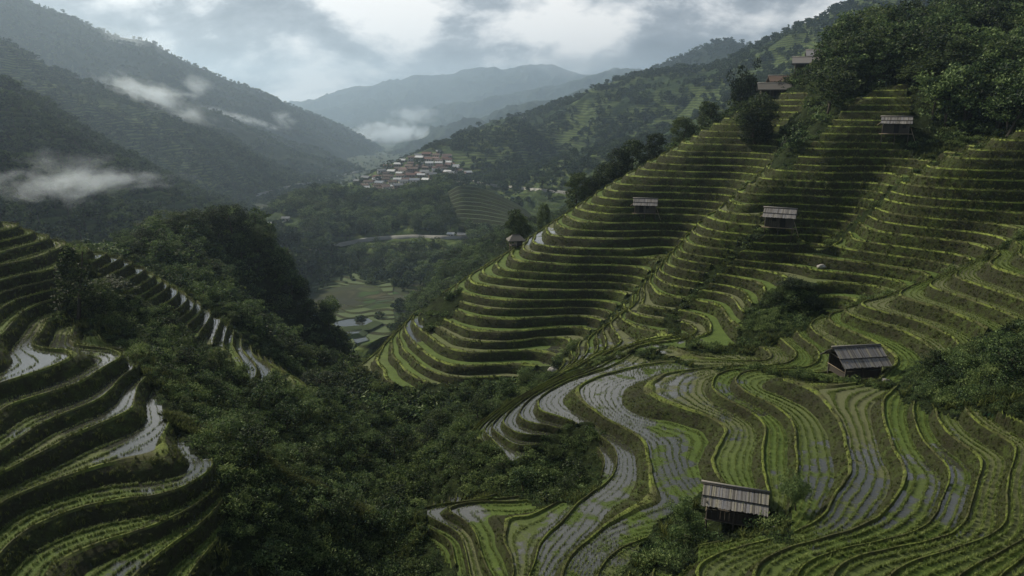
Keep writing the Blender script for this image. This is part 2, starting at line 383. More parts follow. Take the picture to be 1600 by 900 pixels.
# level functions per region: integral of 1/step(z)
zz = np.linspace(-70, 60, 4000)
def lev(stepf):
    d = 1/(stepf(zz)*(1+.20*np.sin(zz*1.9)+.14*np.sin(zz*4.3+1))); L = np.r_[0, np.cumsum((d[1:]+d[:-1])/2*np.diff(zz))]; return L
STEPF = {1: lambda z: np.interp(z, [-60, 60], [.80, .80]), 2: lambda z: np.interp(z, [-48, -36, -28, 0], [1.0, 1.05, 1.2, 1.4]),
         3: lambda z: np.interp(z, [-60, -30.5, -28.8, -26, -22, -19], [.44, .48, .78, .84, .92, 1.0]),
         4: lambda z: np.interp(z, [-30, -26, -22, -15], [.75, .95, 1.25, 1.4]),
         5: lambda z: np.interp(z, [-40, -30, -20, 0], [.9, 1.0, 1.2, 1.3]), 6: lambda z: np.interp(z, [-35, -27, -18, 0], [.85, 1.05, 1.3, 1.4])}
RF = {1: .28, 2: .38, 3: .23, 4: .27, 5: .38, 6: .34}
LIP = {1: .04, 2: .065, 3: .035, 4: .035, 5: .055, 6: .05}; BRK = {1: .86, 2: .80, 3: .90, 4: .86, 5: .80, 6: .82}
def terrace_region(reg):
    """cut every grid triangle along the iso-lines of the level function, so banks and bunds have true edges"""
    L = lev(STEPF[reg]); r = RF[reg]; lw = LIP[reg]
    bk = BRK[reg]; fr = np.array([0, r*.45, r*bk, r, r+lw, r+lw*1.7]); nb = len(fr)
    S = GS.ravel().astype(float); l = np.interp(S, zz, L)+1e-7*np.arange(S.size) % 1e-4
    msk = (REG == reg).ravel()
    q = grid_faces(NR, NC)[:, [0, 1, 2, 3]]
    reg4 = (REG.ravel()[q] == reg); keep = reg4.sum(1) >= 2; mine = keep
    # a face belongs to one region only: the one that holds most of its corners (lowest id on a tie)
    if reg > 1:
        for o_ in range(1, reg): mine &= ~((REG.ravel()[q] == o_).sum(1) >= 2)
    q = q[mine]
    CLAIMED[mine_index(mine)] = True
    T = np.concatenate([q[:, [0, 1, 2]], q[:, [0, 2, 3]]])
    lt = l[T]; order = np.argsort(lt, 1); Ts = np.take_along_axis(T, order, 1); ls = np.take_along_axis(lt, order, 1)
    par = np.array([((o[0] > o[1])+(o[0] > o[2])+(o[1] > o[2])) & 1 for o in [[0,1,2],[0,2,1],[1,0,2],[1,2,0],[2,0,1],[2,1,0]]])
    key6 = order[:, 0]*2+(order[:, 1] > order[:, 2]).astype(int)
    # parity via explicit count
    parity = ((order[:, 0] > order[:, 1]).astype(int)+(order[:, 0] > order[:, 2])+(order[:, 1] > order[:, 2])) & 1
    def bidx(v): k = np.floor(v); return (k*nb+np.searchsorted(fr, v-k, side='right')-1).astype(int)
    def bval(i): return i//nb+fr[i % nb]
    j0 = bidx(ls[:, 0]); j1 = bidx(ls[:, 2]); cnt = j1-j0+1
    tid = np.repeat(np.arange(len(T)), cnt); offs = np.arange(cnt.sum())-np.repeat(np.cumsum(cnt)-cnt, cnt); band = j0[tid]+offs
    A, B, C = Ts[tid, 0], Ts[tid, 1], Ts[tid, 2]; la, lb, lc = ls[tid, 0], ls[tid, 1], ls[tid, 2]
    lo = bval(band); hi = bval(band+1); haslo = lo > la; hashi = hi < lc
    hasb = (lb > np.where(haslo, lo, la)) & (lb < np.where(hashi, hi, lc))
    SP_ = S.size+1
    BIG = 10**7
    def ek(p, q_, bi):
        a = np.minimum(p, q_).astype(np.int64); b = np.maximum(p, q_).astype(np.int64)
        return (a*SP_+b)*100000+(bi+50000)+BIG*0
    def vk(p): p = p.astype(np.int64); return (p*SP_+p)*100000
    slots = []   # (valid, key, p, q, value)
    def cut_long(bi, v): return ek(A, C, bi), A, C, v
    def cut_short(bi, v):
        up = v > lb; p = np.where(up, B, A); q_ = np.where(up, C, B); return ek(p, q_, bi), p, q_, v
    one = np.ones(len(A), bool)
    k1 = cut_long(band, lo); k2 = cut_short(band, lo); k3 = cut_short(band+1, hi); k4 = cut_long(band+1, hi)
    # polygon: long(lo) [or A], short(lo), B?, short(hi), long(hi) [or C]
    def sel(c, a, b): return tuple(np.where(c, x, y) for x, y in zip(a, b))
    vA = (vk(A), A, A, la); vB = (vk(B), B, B, lb); vC = (vk(C), C, C, lc)
    P = [(one,)+sel(haslo, k1, vA), (haslo,)+k2, (hasb,)+vB, (hashi,)+k3, (one,)+sel(hashi, k4, vC)]
    val = np.stack([p[0] for p in P], 1); key = np.stack([p[1] for p in P], 1); pa = np.stack([p[2] for p in P], 1); pb = np.stack([p[3] for p in P], 1); pv = np.stack([p[4] for p in P], 1)
    good = val.sum(1) >= 3
    val, key, pa, pb, pv, parity, band = val[good], key[good], pa[good], pb[good], pv[good], parity[tid][good], band[good]
    flip = parity == 1
    # the unflipped polygon A->B->C order is long, short ... : reverse for even parity
    rev = flip
    for arr in (val, key, pa, pb, pv): arr[rev] = arr[rev][:, ::-1]
    tot = val.sum(1); fl = val.ravel()
    K = key.ravel()[fl]; PA = pa.ravel()[fl]; PB = pb.ravel()[fl]; PV = pv.ravel()[fl]
    uk, first, inv = np.unique(K, return_index=True, return_inverse=True)
    a = PA[first]; b = PB[first]; v = PV[first]; dl = l[b]-l[a]
    t = np.where(a == b, 0, (v-l[a])/np.where(np.abs(dl) < 1e-12, 1, dl))
    X = GX.ravel(); Yg = GY.ravel(); m = MASK.ravel()*(msk)
    vx = X[a]+(X[b]-X[a])*t; vy = Yg[a]+(Yg[b]-Yg[a])*t; vs = S[a]+(S[b]-S[a])*t; vm = m[a]+(m[b]-m[a])*t
    lv = np.where(a == b, l[a], v)
    k = np.floor(lv+1e-9); f = lv-k
    zk = lambda kk: np.interp(kk+.5*(1+r), L, zz)        # height of the tread of level kk
    lo_z = zk(k-1); hi_z = zk(k); lh = {1: .22, 2: .20, 3: .18, 4: .20, 5: .22, 6: .22}[reg]
    tz = np.where(f <= r, lo_z+(hi_z+lh-lo_z)*np.interp(f/r, [0, .45, bk, 1], [0, .58, .86, 1.0]), (
         np.where(f <= r+lw, hi_z+lh, np.where(f <= r+lw*1.7, hi_z+lh*(1-(f-r-lw)/(lw*.7)), hi_z))))
    riser = f < r
    vz = vs+(tz-vs)*np.clip(vm*1.0, 0, 1)
    starts = np.cumsum(tot)-tot
    lev_f = band//nb; bt = band % nb
    return dict(V=np.c_[vx, vy, vz], loops=inv.astype(np.int32), starts=starts, tot=tot, level=lev_f, bt=bt, vm=vm)
CLAIMED = np.zeros((NR-1)*(NC-1), bool)
def mine_index(m): return np.nonzero(m)[0]

WET = [  # (column, row, radius) of the flooded paddies, as seen in the survey picture; turned into metres below
]
def wetness(x, y, z, reg):
    px, py = project(x, y, z)
    w = np.full(len(x), .36 if reg == 1 else .22 if reg == 3 else 0.0)
    def blob(cx, cy_, rx, ry, v):
        nonlocal w
        w = np.maximum(w, v*np.clip(1.6-np.hypot((px-cx)/rx, (py-cy_)/ry), 0, 1))
    if reg == 1:
        for b in ((235,680,60,85,1.0),(180,620,45,70,1.0),(100,600,60,80,.85),(40,580,50,70,.8),(310,720,50,50,1.0),(300,790,70,60,.55),(200,410,90,20,.9),(290,460,40,30,.9),(340,510,30,30,.8),(400,560,25,40,.9),(60,530,60,20,.6),(20,640,80,60,.5),(100,720,90,80,.35)): blob(*b)
    elif reg in (2, 5, 6):
        for b in ((860,375,45,18,.7),(655,515,18,18,1.0),(1090,350,60,25,.4),(1000,520,120,60,.45),(890,560,60,30,.5)): blob(*b)
    else:
        for b in ((830,640,100,60,.95),(950,600,80,45,.65),(1040,590,70,50,.5),(975,690,55,80,.75),(940,800,50,90,.6),(800,700,40,40,1.0),(700,800,60,30,.8),(900,860,100,70,.6),(1040,760,60,120,.55),(1150,640,60,60,.5),(1300,760,70,100,.55),(1380,760,60,90,.55),(1240,740,50,60,.4),(1480,760,50,100,.55)): blob(*b)
    return w
def split_terraces(reg, root, want_label=None):
    D = terrace_region(reg)
    V, loops, starts, tot = D['V'], D['loops'], D['starts'], D['tot']
    matm = np.array([0, 0, 1, 1, 1, 2])[D['bt']]  # upper bank face takes the bright lip colour, painting in its back light
    vmf = np.minimum.reduceat(D['vm'][loops], starts) 
    matm = np.where(vmf < .5, 3, matm)
    lv = D['level']
    pts = {'tread': [], 'bank': [], 'lip': []}
    for k in np.unique(lv):
        s = np.nonzero(lv == k)[0]
        if len(s) < 3: continue
        idx = np.concatenate([np.arange(a, a+t) for a, t in zip(starts[s], tot[s])]) if False else (np.repeat(starts[s], tot[s])+np.arange(tot[s].sum())-np.repeat(np.cumsum(tot[s])-tot[s], tot[s]))
        lp = loops[idx]; u, inv = np.unique(lp, return_inverse=True)
        v = V[u]; st = np.cumsum(tot[s])-tot[s]
        # crop varies by terrace and, more slowly, along it
        cr = np.clip(.5+.9*fbm(v[:, 0]/28+k*7.7, v[:, 1]/28-k*3.1, 1)+.25*math.sin(k*12.9898*43.7), 0, 1)
        wt_ = wetness(v[:, 0], v[:, 1], v[:, 2], reg)
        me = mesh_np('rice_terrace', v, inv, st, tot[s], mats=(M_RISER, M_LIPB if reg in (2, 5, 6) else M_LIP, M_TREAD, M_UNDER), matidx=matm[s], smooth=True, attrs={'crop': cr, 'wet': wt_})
        me.set_sharp_from_angle(angle=math.radians(28))
        o = link('rice_terrace', me, root)
    return D
EXTRA = {}
def build_near():
    root = link('terraced_hillside', None); root['kind'] = 'structure'
    for reg in (1, 2, 3, 4, 5, 6):
        EXTRA[reg] = split_terraces(reg, root)
        print('region', reg, len(EXTRA[reg]['starts']), time.time()-T0)
    q = grid_faces(NR, NC)[~CLAIMED]
    u, inv = np.unique(q.ravel(), return_inverse=True)
    v = np.c_[GX.ravel()[u], GY.ravel()[u], GS.ravel()[u]]
    me = tri_mesh('ground', v, inv.reshape(-1, 4), mats=(M_UNDER,))
    o = link('ground', me); o['kind'] = 'structure'
build_near()

# ------------------------------------------------------------------ middle distance and mountains: lofted slopes
def interp_line(P, n):
    P = np.array(P, float); d = np.r_[0, np.cumsum(np.hypot(*(P[1:, :2]-P[:-1, :2]).T))]; s = np.linspace(0, d[-1], n)
    # smooth (Catmull-like) by interpolating then blurring
    Q = np.stack([np.interp(s, d, P[:, i]) for i in range(3)], 1)
    k = max(1, n//(len(P)*5))
    for _ in range(2):
        pad = np.r_[np.repeat(Q[:1], k, 0), Q, np.repeat(Q[-1:], k, 0)]
        c = np.cumsum(np.r_[np.zeros((1, 3)), pad], 0); Q2 = (c[2*k+1:]-c[:-2*k-1])/(2*k+1)
        Q2[0] = Q[0]; Q2[-1] = Q[-1]; Q = Q2
    return Q
SHEETS = {}
def slope(name, crest, foot, n, m, mat, amp, wl, back=(0, 0, 0), bow=0.0, rough=.5, crest_amp=.25, label=None, kind='structure', seed=0, mback=12):
    C_ = interp_line([at(*p) for p in crest], n); F_ = interp_line([at(*p) for p in foot], n)
    t = np.linspace(0, 1, m)[:, None, None]
    P = C_[None]*(1-t)+F_[None]*t
    P[..., 2] -= bow*np.sin(np.pi*t[..., 0])*(C_[None, :, 2]-F_[None, :, 2])
    if mback:
        tb = np.linspace(1, 0, mback+1)[:-1][:, None, None]
        Bk = C_[None]+tb*np.array(back)[None, None]
        P = np.concatenate([Bk, P], 0); w = np.r_[np.ones(mback), np.ones(m)]; tt = np.r_[-np.linspace(1, 0, mback+1)[:-1], np.linspace(0, 1, m)]
    else: tt = np.linspace(0, 1, m)
    # aprons: the hill runs on down beyond its foot and both ends, into the valley floor
    k = np.linspace(0, 1, 8)[1:, None, None]
    d = P[-1]-P[-4]; d[:, 2] = 0; d /= np.linalg.norm(d, axis=1)[:, None]+1e-9
    P = np.concatenate([P, P[-1][None]+k*(d*wl*.8+np.array([0, 0, -wl*.5]))[None]], 0); tt = np.r_[tt, np.linspace(1, 1.2, 7)]
    k = np.linspace(0, 1, 10)[1:][None, :, None]
    for e, e2 in ((0, 3), (-1, -4)):
        d = P[:, e]-P[:, e2]; d[:, 2] = 0; d /= np.linalg.norm(d, axis=1)[:, None]+1e-9
        ext = P[:, e][:, None]+k**1.0*(d*wl*1.2)[:, None]+k**1.4*np.array([0, 0, -wl*.9])
        P = np.concatenate([ext[:, ::-1], P], 1) if e == 0 else np.concatenate([P, ext], 1)
    x, y = P[..., 0]/wl+seed*11.3, P[..., 1]/wl
    # ridged noise: spurs and ravines
    nz = 0; a = 1.0; f = 1.0
    wx = .35*fbm(x*.7, y*.7, 2)
    for k in range(5):
        nz = nz+a*(.5-np.abs(perlin(x*f+wx+5*k, y*f-3*k)))*1.0; a *= rough; f *= 2.1
    nz -= .45
    env = crest_amp+(1-crest_amp)*np.clip(np.abs(tt)*4, 0, 1)
    P[..., 2] += amp*nz*env[:, None]
    me = tri_mesh(name, P.reshape(-1, 3), grid_faces(*P.shape[:2])[:, ::-1], mats=(mat,))
    o = link(name, me); o['kind'] = kind
    if label: o['label'] = label
    SHEETS[o.name] = (P, tt)
    return o
MH_NEAR = mat_hill('forest_floor_middle', .06, GREEN, 3.0, .9)
MH_MID = mat_hill('wooded_slope', .035, GREEN, 6.0, .5)
MH_FAR = mat_hill('distant_slope', .012, ((.008,.014,.010),(.018,.030,.018),(.040,.055,.030)), 14.0, 0)
def build_mid():
    # valley floor, stepping down away from the camera
    ysv = np.array([150, 220, 300, 420, 550, 750, 1000, 1500, 2200, 3200, 5000, 9000, 16000, 30000])
    zsv = np.array([-118, -118, -114, -108, -116, -112, -122, -140, -160, -190, -240, -300, -340, -380])
    yy = np.exp(np.linspace(math.log(150), math.log(30000), 260)); uu = np.linspace(-1.6, 1.6, 220)
    Y_, U_ = np.meshgrid(yy, uu, indexing='ij'); X_ = U_*Y_
    Z_ = np.interp(Y_, ysv, zsv)+3*fbm(X_/60, Y_/60, 4)
    n = NT('valley_fields')
    z = n.n('ShaderNodeSeparateXYZ', {0: n.pos()}).outputs[2]
    wv = n.n('ShaderNodeVectorMath', {0: n.pos(), 1: n.n('ShaderNodeVectorMath', {0: n.n('ShaderNodeTexNoise', {'Vector': n.pos(), 'Scale': .02, 'Detail': 3.0}).outputs['Color'], 1: (60, 60, 0)}, operation='MULTIPLY').outputs[0]}, operation='ADD').outputs[0]
    wv = n.n('ShaderNodeMapping', {'Vector': wv, 'Scale': (.6, 1.5, 0), 'Rotation': (0, 0, .5)}).outputs[0]
    v = n.n('ShaderNodeTexVoronoi', {'Vector': wv, 'Scale': .10, 'Randomness': .9}); 
    col = n.ramp(n.noise(.03, 5, .6), [(.3, (.020, .034, .016)), (.5, (.042, .065, .028)), (.7, (.085, .11, .048))])
    col = n.mix(.5, col, v.outputs['Color'], 'MULTIPLY')
    ve = n.n('ShaderNodeTexVoronoi', {'Vector': wv, 'Scale': .10, 'Randomness': .9}, feature='DISTANCE_TO_EDGE')
    col = n.mix(n.mapr(ve.outputs[0], .02, .12, .9, 0), col, (.03, .035, .02))
    mat = n.done(n.bsdf(Base_Color=col, Roughness=.9, Specular_IOR_Level=.1))
    me = tri_mesh('valley_floor', np.stack([X_, Y_, Z_], -1).reshape(-1, 3), grid_faces(*X_.shape), mats=(mat,))
    link('valley_floor', me)['kind'] = 'structure'
    slope('wooded_slope', [(1100,262,330),(1000,305,340),(880,345,340),(800,368,335),(740,395,330),(700,425,320),(665,455,310),(640,490,290)],
          [(1100,420,190),(960,440,190),(840,460,185),(740,520,180),(680,560,185),(635,575,200),(620,565,230)], 260, 90, MH_NEAR, 10, 60, back=(-10,120,-60), bow=-.08)
    slope('village_hill', [(400,352,600),(440,330,610),(480,312,620),(520,308,630),(570,312,640),(620,314,650),(660,304,650),(690,290,650),(740,296,650),(800,325,640),(860,352,620),(900,380,580)],
          [(370,372,560),(430,385,540),(500,392,520),(560,420,500),(620,430,480),(700,420,460),(780,400,450),(860,400,440),(930,420,420)], 260, 80, MH_NEAR, 12, 90, back=(0,60,-10), bow=-.15, crest_amp=.35)
    slope('village_slope', [(520,292,900),(560,283,900),(597,262,920),(640,244,940),(699,222,960),(740,206,980),(800,190,1000)],
          [(510,330,760),(560,330,740),(620,330,740),(690,325,740),(760,320,760),(830,330,780)], 220, 70, MH_NEAR, 6, 90, back=(0,200,-90), crest_amp=.2)
    slope('hillside', [(640,250,1200),(700,222,1250),(766,190,1300),(820,184,1300),(867,166,1290),(935,136,1260),(985,121,1230),(1030,113,1200),(1110,108,1150),(1195,68,1100),(1249,41,1080),(1313,16,1060),(1380,-20,1040),(1500,-60,1020),(1800,-70,1000)],
          [(640,330,800),(700,330,760),(780,340,700),(880,360,600),(1000,340,560),(1110,300,540),(1250,240,520),(1400,200,500),(1700,100,500)], 420, 150, MH_MID, 55, 260, back=(60,500,-160), bow=.05, crest_amp=.16)
    slope('mountain', [(940,150,2200),(1000,118,2200),(1060,92,2150),(1110,70,2100),(1135,62,2100),(1180,74,2100),(1210,66,2050),(1300,40,2000),(1400,10,1950),(1500,0,1900)],
          [(900,260,1500),(1500,200,1500)], 240, 80, MH_FAR, 60, 400, back=(0,500,-250), crest_amp=.18)
    # left flank of the valley
    slope('hillside', [(-250,40,480),(-80,100,500),(0,142,520),(60,167,540),(110,206,560),(200,252,600),(270,292,640),(330,318,680),(400,345,720),(450,355,740)],
          [(-250,420,230),(0,430,240),(120,430,270),(200,440,300),(300,430,340),(400,420,400),(450,425,420)], 360, 130, MH_MID, 30, 170, back=(-60,200,-80), bow=.05, crest_amp=.18, seed=1)
    slope('hillside', [(-400,-20,850),(-80,30,900),(0,62,930),(84,108,980),(162,138,1030),(236,163,1100),(320,199,1170),(355,212,1220),(418,256,1300),(455,282,1400),(500,292,1500)],
          [(-250,380,560),(0,360,600),(150,360,650),(300,350,720),(400,345,800),(470,340,900),(540,330,1000)], 420, 150, MH_MID, 60, 300, back=(-100,300,-200), bow=.05, crest_amp=.14, seed=2)
    slope('hillside', [(200,120,1500),(300,165,1500),(381,192,1600),(438,219,1700),(506,253,1900),(545,270,2000),(570,280,2100)],
          [(250,320,1050),(400,320,1100),(500,310,1250),(570,300,1450),(600,290,1700)], 260, 110, MH_FAR, 70, 380, back=(-100,400,-200), crest_amp=.15, seed=3)
    slope('mountain', [(-500,-110,1500),(-100,-70,1650),(0,-30,1700),(42,0,1750),(75,18,1800),(110,23,1850),(150,45,1900),(180,58,1950),(232,64,2000),(280,93,2100),(340,120,2250),(420,150,2450),(455,167,2550),(500,184,2750),(560,210,3050),(605,240,3400),(640,250,3600)],
          [(-500,330,1000),(0,330,1100),(200,330,1200),(400,320,1400),(500,305,1700),(600,285,2200),(640,280,2500)], 460, 150, MH_FAR, 95, 550, back=(-200,700,-400), crest_amp=.10, seed=4)
    # the far ranges
    slope('mountain', [(300,230,6600),(440,170,6600),(500,155,6720),(570,140,6900),(640,123,6960),(700,120,6960),(770,108,6960),(805,103,6960),(825,101,6960),(850,103,6960),(880,112,6960),(930,118,6900),(1000,128,6780),(1200,140,6600)],
          [(300,240,4800),(1200,230,4800)], 420, 90, MH_FAR, 260, 620, back=(0,1500,-700), crest_amp=.40, seed=5)
    slope('mountain', [(500,235,5412),(590,200,5280),(650,180,5214),(700,168,5148),(760,160,5082),(820,150,5016),(870,135,4950),(920,122,4884),(960,112,4818),(990,110,4752),(1020,118,4752),(1100,130,4752)],
          [(500,262,3432),(1100,240,3432)], 360, 80, MH_FAR, 230, 520, back=(0,1000,-450), crest_amp=.32, seed=6)
    slope('mountain', [(560,262,3520),(600,248,3360),(650,222,3280),(700,200,3200),(740,190,3200),(800,172,3120),(860,158,3120),(900,150,3040),(960,128,3040),(1000,112,2960),(1080,95,2880)],
          [(560,285,2400),(700,260,2160),(1080,240,2000)], 300, 80, MH_FAR, 140, 300, back=(0,800,-500), crest_amp=.32, seed=7)
build_mid()
# ------------------------------------------------------------------ haze: the valley's air, one closed box
def box_mesh(name, x0, x1, y0, y1, z0, z1, mats=()):
    V = [(x, y, z) for z in (z0, z1) for y in (y0, y1) for x in (x0, x1)]
    Fc = [(0,2,3,1),(4,5,7,6),(0,1,5,4),(2,6,7,3),(0,4,6,2),(1,3,7,5)]
    return tri_mesh(name, V, Fc, mats=mats, smooth=False)
def build_haze():
    n = NT('haze_air')
    v = n.n('ShaderNodeVolumePrincipled', {'Color': (.58, .76, .98, 1), 'Density': 1.75e-4, 'Anisotropy': .55})
    n.t.links.new(v.outputs[0], n.out.inputs['Volume'])
    o = link('haze', box_mesh('haze', -12000, 12000, -600, 9500, -460, 420, (n.m,))); o['kind'] = 'stuff'
build_haze()

# ------------------------------------------------------------------ finding the ground
from mathutils.bvhtree import BVHTree
def bvh_of(P):
    P = np.asarray(P, float); V = P.reshape(-1, 3); q = grid_faces(*P.shape[:2])
    return BVHTree.FromPolygons([tuple(v) for v in V.tolist()], q.tolist())
BV_NEAR = bvh_of(np.stack([GX, GY, GS], -1)[::2, ::2])
BV_MID = {k: bvh_of(P) for k, (P, tt) in SHEETS.items()}
o_ = bpy.data.objects['valley_floor']
_fl = np.zeros(len(o_.data.vertices)*3); o_.data.vertices.foreach_get('co', _fl); BV_MID['valley_floor'] = bvh_of(_fl.reshape(260, 220, 3))
def raydir(px, py): return Vector(at(px, py, 1.0)).normalized()
def hit_near(px, py):
    r = BV_NEAR.ray_cast(Vector((0, 0, 0)), raydir(px, py)); return r[0]
def hit_mid(px, py, names=None):
    best = None
    for k, b in BV_MID.items():
        if names and k not in names: continue
        r = b.ray_cast(Vector((0, 0, 0)), raydir(px, py))
        if r[0] is not None and (best is None or r[3] < best[1]): best = (r[0], r[3], k)
    return best[0] if best else None
def ground_z(x, y): return float(sample_near(np.array([x]), np.array([y]))[0])

# ------------------------------------------------------------------ leaves, grass, trees
def leaf_mat(name, dark, mid, light, rough=.7, vary=.5, scale=1.2):
    n = NT(name)
    oi = n.n('ShaderNodeObjectInfo'); rnd = oi.outputs['Random']
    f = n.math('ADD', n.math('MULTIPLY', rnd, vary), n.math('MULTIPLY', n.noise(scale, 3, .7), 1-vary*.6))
    f = n.math('ADD', f, n.math('MULTIPLY', n.math('SUBTRACT', n.attr('tint'), .5), .75))  # strong tint swing paints leaf highlights into the colour
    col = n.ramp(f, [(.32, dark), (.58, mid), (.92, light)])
    b = n.n('ShaderNodeBsdfPrincipled', {'Base Color': col, 'Roughness': rough, 'Specular IOR Level': .22})
    tr = n.n('ShaderNodeBsdfTranslucent', {'Color': col}); ms = n.n('ShaderNodeMixShader', {0: .28})
    n.t.links.new(b.outputs[0], ms.inputs[1]); n.t.links.new(tr.outputs[0], ms.inputs[2])
    return n.done(ms.outputs[0])
M_LEAF_D = leaf_mat('dark_leaves', (.010, .019, .010), (.032, .056, .022), (.11, .15, .05), .6)
M_LEAF_M = leaf_mat('shrub_leaves', (.016, .032, .014), (.052, .096, .034), (.17, .24, .085), .6)
M_LEAF_Y = leaf_mat('grass_blades', (.030, .042, .012), (.068, .092, .022), (.14, .16, .045), .8, vary=.35, scale=.35)
M_LEAF_B = leaf_mat('painted_sunlight_grass_blades', (.060, .080, .020), (.130, .165, .036), (.24, .26, .07), .8, vary=.35, scale=.35)  # brighter grass copy with the middle spurs' sunlight put into its colour
M_LEAF_L = leaf_mat('fern_leaves', (.030, .055, .018), (.095, .150, .045), (.22, .28, .10), .6)
M_RICE = leaf_mat('rice_blades', (.075, .115, .025), (.14, .20, .045), (.26, .30, .10), .6, scale=.35)
M_FAR = leaf_mat('distant_leaves', (.012, .022, .012), (.034, .058, .024), (.075, .110, .042), .9, scale=.02)
def bark():
    n = NT('bark'); c = n.ramp(n.noise(6, 5, .7), [(.3, (.030, .024, .018)), (.7, (.085, .072, .055))])
    return n.done(n.bsdf(Base_Color=c, Roughness=.95, Normal=n.bump(n.noise(20, 4), .03)))
M_BARK = bark()
def leaves_np(C, size, r, up=.25, aspect=.5, droop=0.0, nrm=None):
    """one folded leaf (two triangles) at each centre"""
    n = len(C); d = r.normal(size=(n, 3)); d[:, 2] += up
    if nrm is not None: d += nrm*1.1
    d /= np.linalg.norm(d, axis=1)[:, None]
    a = r.normal(size=(n, 3)); s = np.cross(d, a); s /= np.linalg.norm(s, axis=1)[:, None]; nn = np.cross(d, s)
    size = np.broadcast_to(size, (n,))[:, None]
    tip = C+d*size*.5; base = C-d*size*.5; l = C+s*size*aspect*.5+nn*size*.10; q = C-s*size*aspect*.5+nn*size*.10
    V = np.stack([base, q, tip, l], 1).reshape(-1, 3); i = np.arange(n)[:, None]*4
    return V, np.concatenate([i+np.array([0, 1, 2]), i+np.array([0, 2, 3])], 0)
def tube(P, R, k=6):
    P = np.array(P, float); n = len(P); V = []
    for i in range(n):
        t = P[min(i+1, n-1)]-P[max(i-1, 0)]; t /= np.linalg.norm(t)+1e-9
        a = np.array([1, 0, 0]) if abs(t[0]) < .8 else np.array([0, 1, 0]); s = np.cross(t, a); s /= np.linalg.norm(s); u = np.cross(t, s)
        for j in range(k):
            an = 2*math.pi*j/k; V.append(P[i]+R[i]*(math.cos(an)*s+math.sin(an)*u))
    Fc = [(i*k+j, i*k+(j+1) % k, (i+1)*k+(j+1) % k, (i+1)*k+j) for i in range(n-1) for j in range(k)]
    return np.array(V), np.array(Fc)
def join(parts):
    V = []; Fc = []; o = 0
    for v, f in parts: V.append(v); Fc.append(np.asarray(f)+o); o += len(v)
    return np.concatenate(V), np.concatenate(Fc)
def tree_meshes(seed, kind, clumps=42, per=34, leaf=.055):
    """unit-height tree: (trunk mesh, crown mesh)"""
    r = np.random.default_rng(seed)
    tp = []; lean = r.normal(size=2)*.03
    ht = .92 if kind == 'cone' else .70
    trunk = [(lean[0]*z*4+.008*math.sin(9*z+seed), lean[1]*z*4, z*ht) for z in np.linspace(-.06, 1, 8)]
    tp.append(tube(trunk, np.linspace(.026, .006, 8)))
    cen = []
    if kind == 'oval':
        for i in range(clumps):
            h = .10+.86*(i+.5)/clumps; e = math.sqrt(max(.02, 1-((h-.45)/.55)**2)); rad = .235*e*(.35+.75*math.sqrt(r.random())); an = r.random()*6.28
            cen.append((math.cos(an)*rad, math.sin(an)*rad, h-.03, .055+.05*r.random()))
    elif kind == 'cone':
        for i in range(clumps):
            h = .14+.84*(i/clumps)**.9; rad = .23*(1-h)**.75*(0.6+.6*r.random())+.012; an = r.random()*6.28
            cen.append((math.cos(an)*rad, math.sin(an)*rad, h-.03*rad*8, .045+.055*(1-h)))
    else:
        nl = 9; base = .26 if kind == 'round' else .42
        for i in range(nl):
            an = i*2.4+r.random()*.8; z0 = base+(.68-base)*i/nl; ln = (.30 if kind == 'round' else .22)*(1.0-.45*abs(i/nl-.35))*(.8+.5*r.random())
            st = np.array([lean[0]*z0*4, lean[1]*z0*4, z0]); en = st+np.array([math.cos(an)*ln, math.sin(an)*ln, ln*(.35+.5*r.random())])
            mid_ = (st+en)/2+np.array([0, 0, -.02]); tp.append(tube([st, mid_, en], [.010, .006, .003], 5))
            for q in range(clumps//nl+1):
                f = .45+.75*r.random(); p = st+(en-st)*f+r.normal(size=3)*np.array([.065, .065, .045]); cen.append((*p, .06+.055*r.random()))
        for q in range(6): p = r.normal(size=3)*np.array([.09, .09, .05])+np.array([lean[0]*3, lean[1]*3, .84]); cen.append((*p, .09))
    CC = []; NN = []
    for (x, y, z, s) in cen:
        m = max(6, int(per*(s/.09)**1.4)); d = r.normal(size=(m, 3)); d /= np.linalg.norm(d, axis=1)[:, None]
        rr = s*(.55+.5*r.random(m))[:, None]; p = np.array([x, y, z])+d*rr*np.array([1.15, 1.15, .72]); CC.append(p); NN.append(d)
    CC = np.concatenate(CC); NN = np.concatenate(NN)
    V, T = leaves_np(CC, leaf*(.6+.8*r.random(len(CC))), r, up=.1, aspect=.62, nrm=NN*.6)
    tint = np.repeat(np.clip(.5+.5*fbm(CC[:, 0]*9+seed, CC[:, 1]*9+CC[:, 2]*11, 2)+.25*r.normal(size=len(CC)), 0, 1), 4)
    tv, tf = join(tp)
    return tri_mesh('trunk', tv, tf, mats=(M_BARK,)), (V, T, tint)
def crown_mesh(c, mat): return tri_mesh('crown', c[0], c[1], mats=(mat,), smooth=False, attrs={'tint': c[2]})
def merged_tree(name, tm, cm):
    """trunk + crown in one mesh, for the woods that read as one mass"""
    nv = len(tm.vertices); tv = np.zeros(nv*3); tm.vertices.foreach_get('co', tv)
    tf = np.array([list(p.vertices) for p in tm.polygons]); q = np.concatenate([tf[:, [0, 1, 2]], tf[:, [0, 2, 3]]])
    V = np.concatenate([tv.reshape(-1, 3), cm[0]]); T = np.concatenate([q, cm[1]+nv]); mi = np.r_[np.zeros(len(q)), np.ones(len(cm[1]))]
    return V, T, mi, np.r_[np.full(nv, .5), cm[2]]
KITS = {}
def kit(name, meshes):
    c = bpy.data.collections.new(name); 
    for i, m in enumerate(meshes):
        o = bpy.data.objects.new(name, m); c.objects.link(o)
    KITS[name] = c; return c
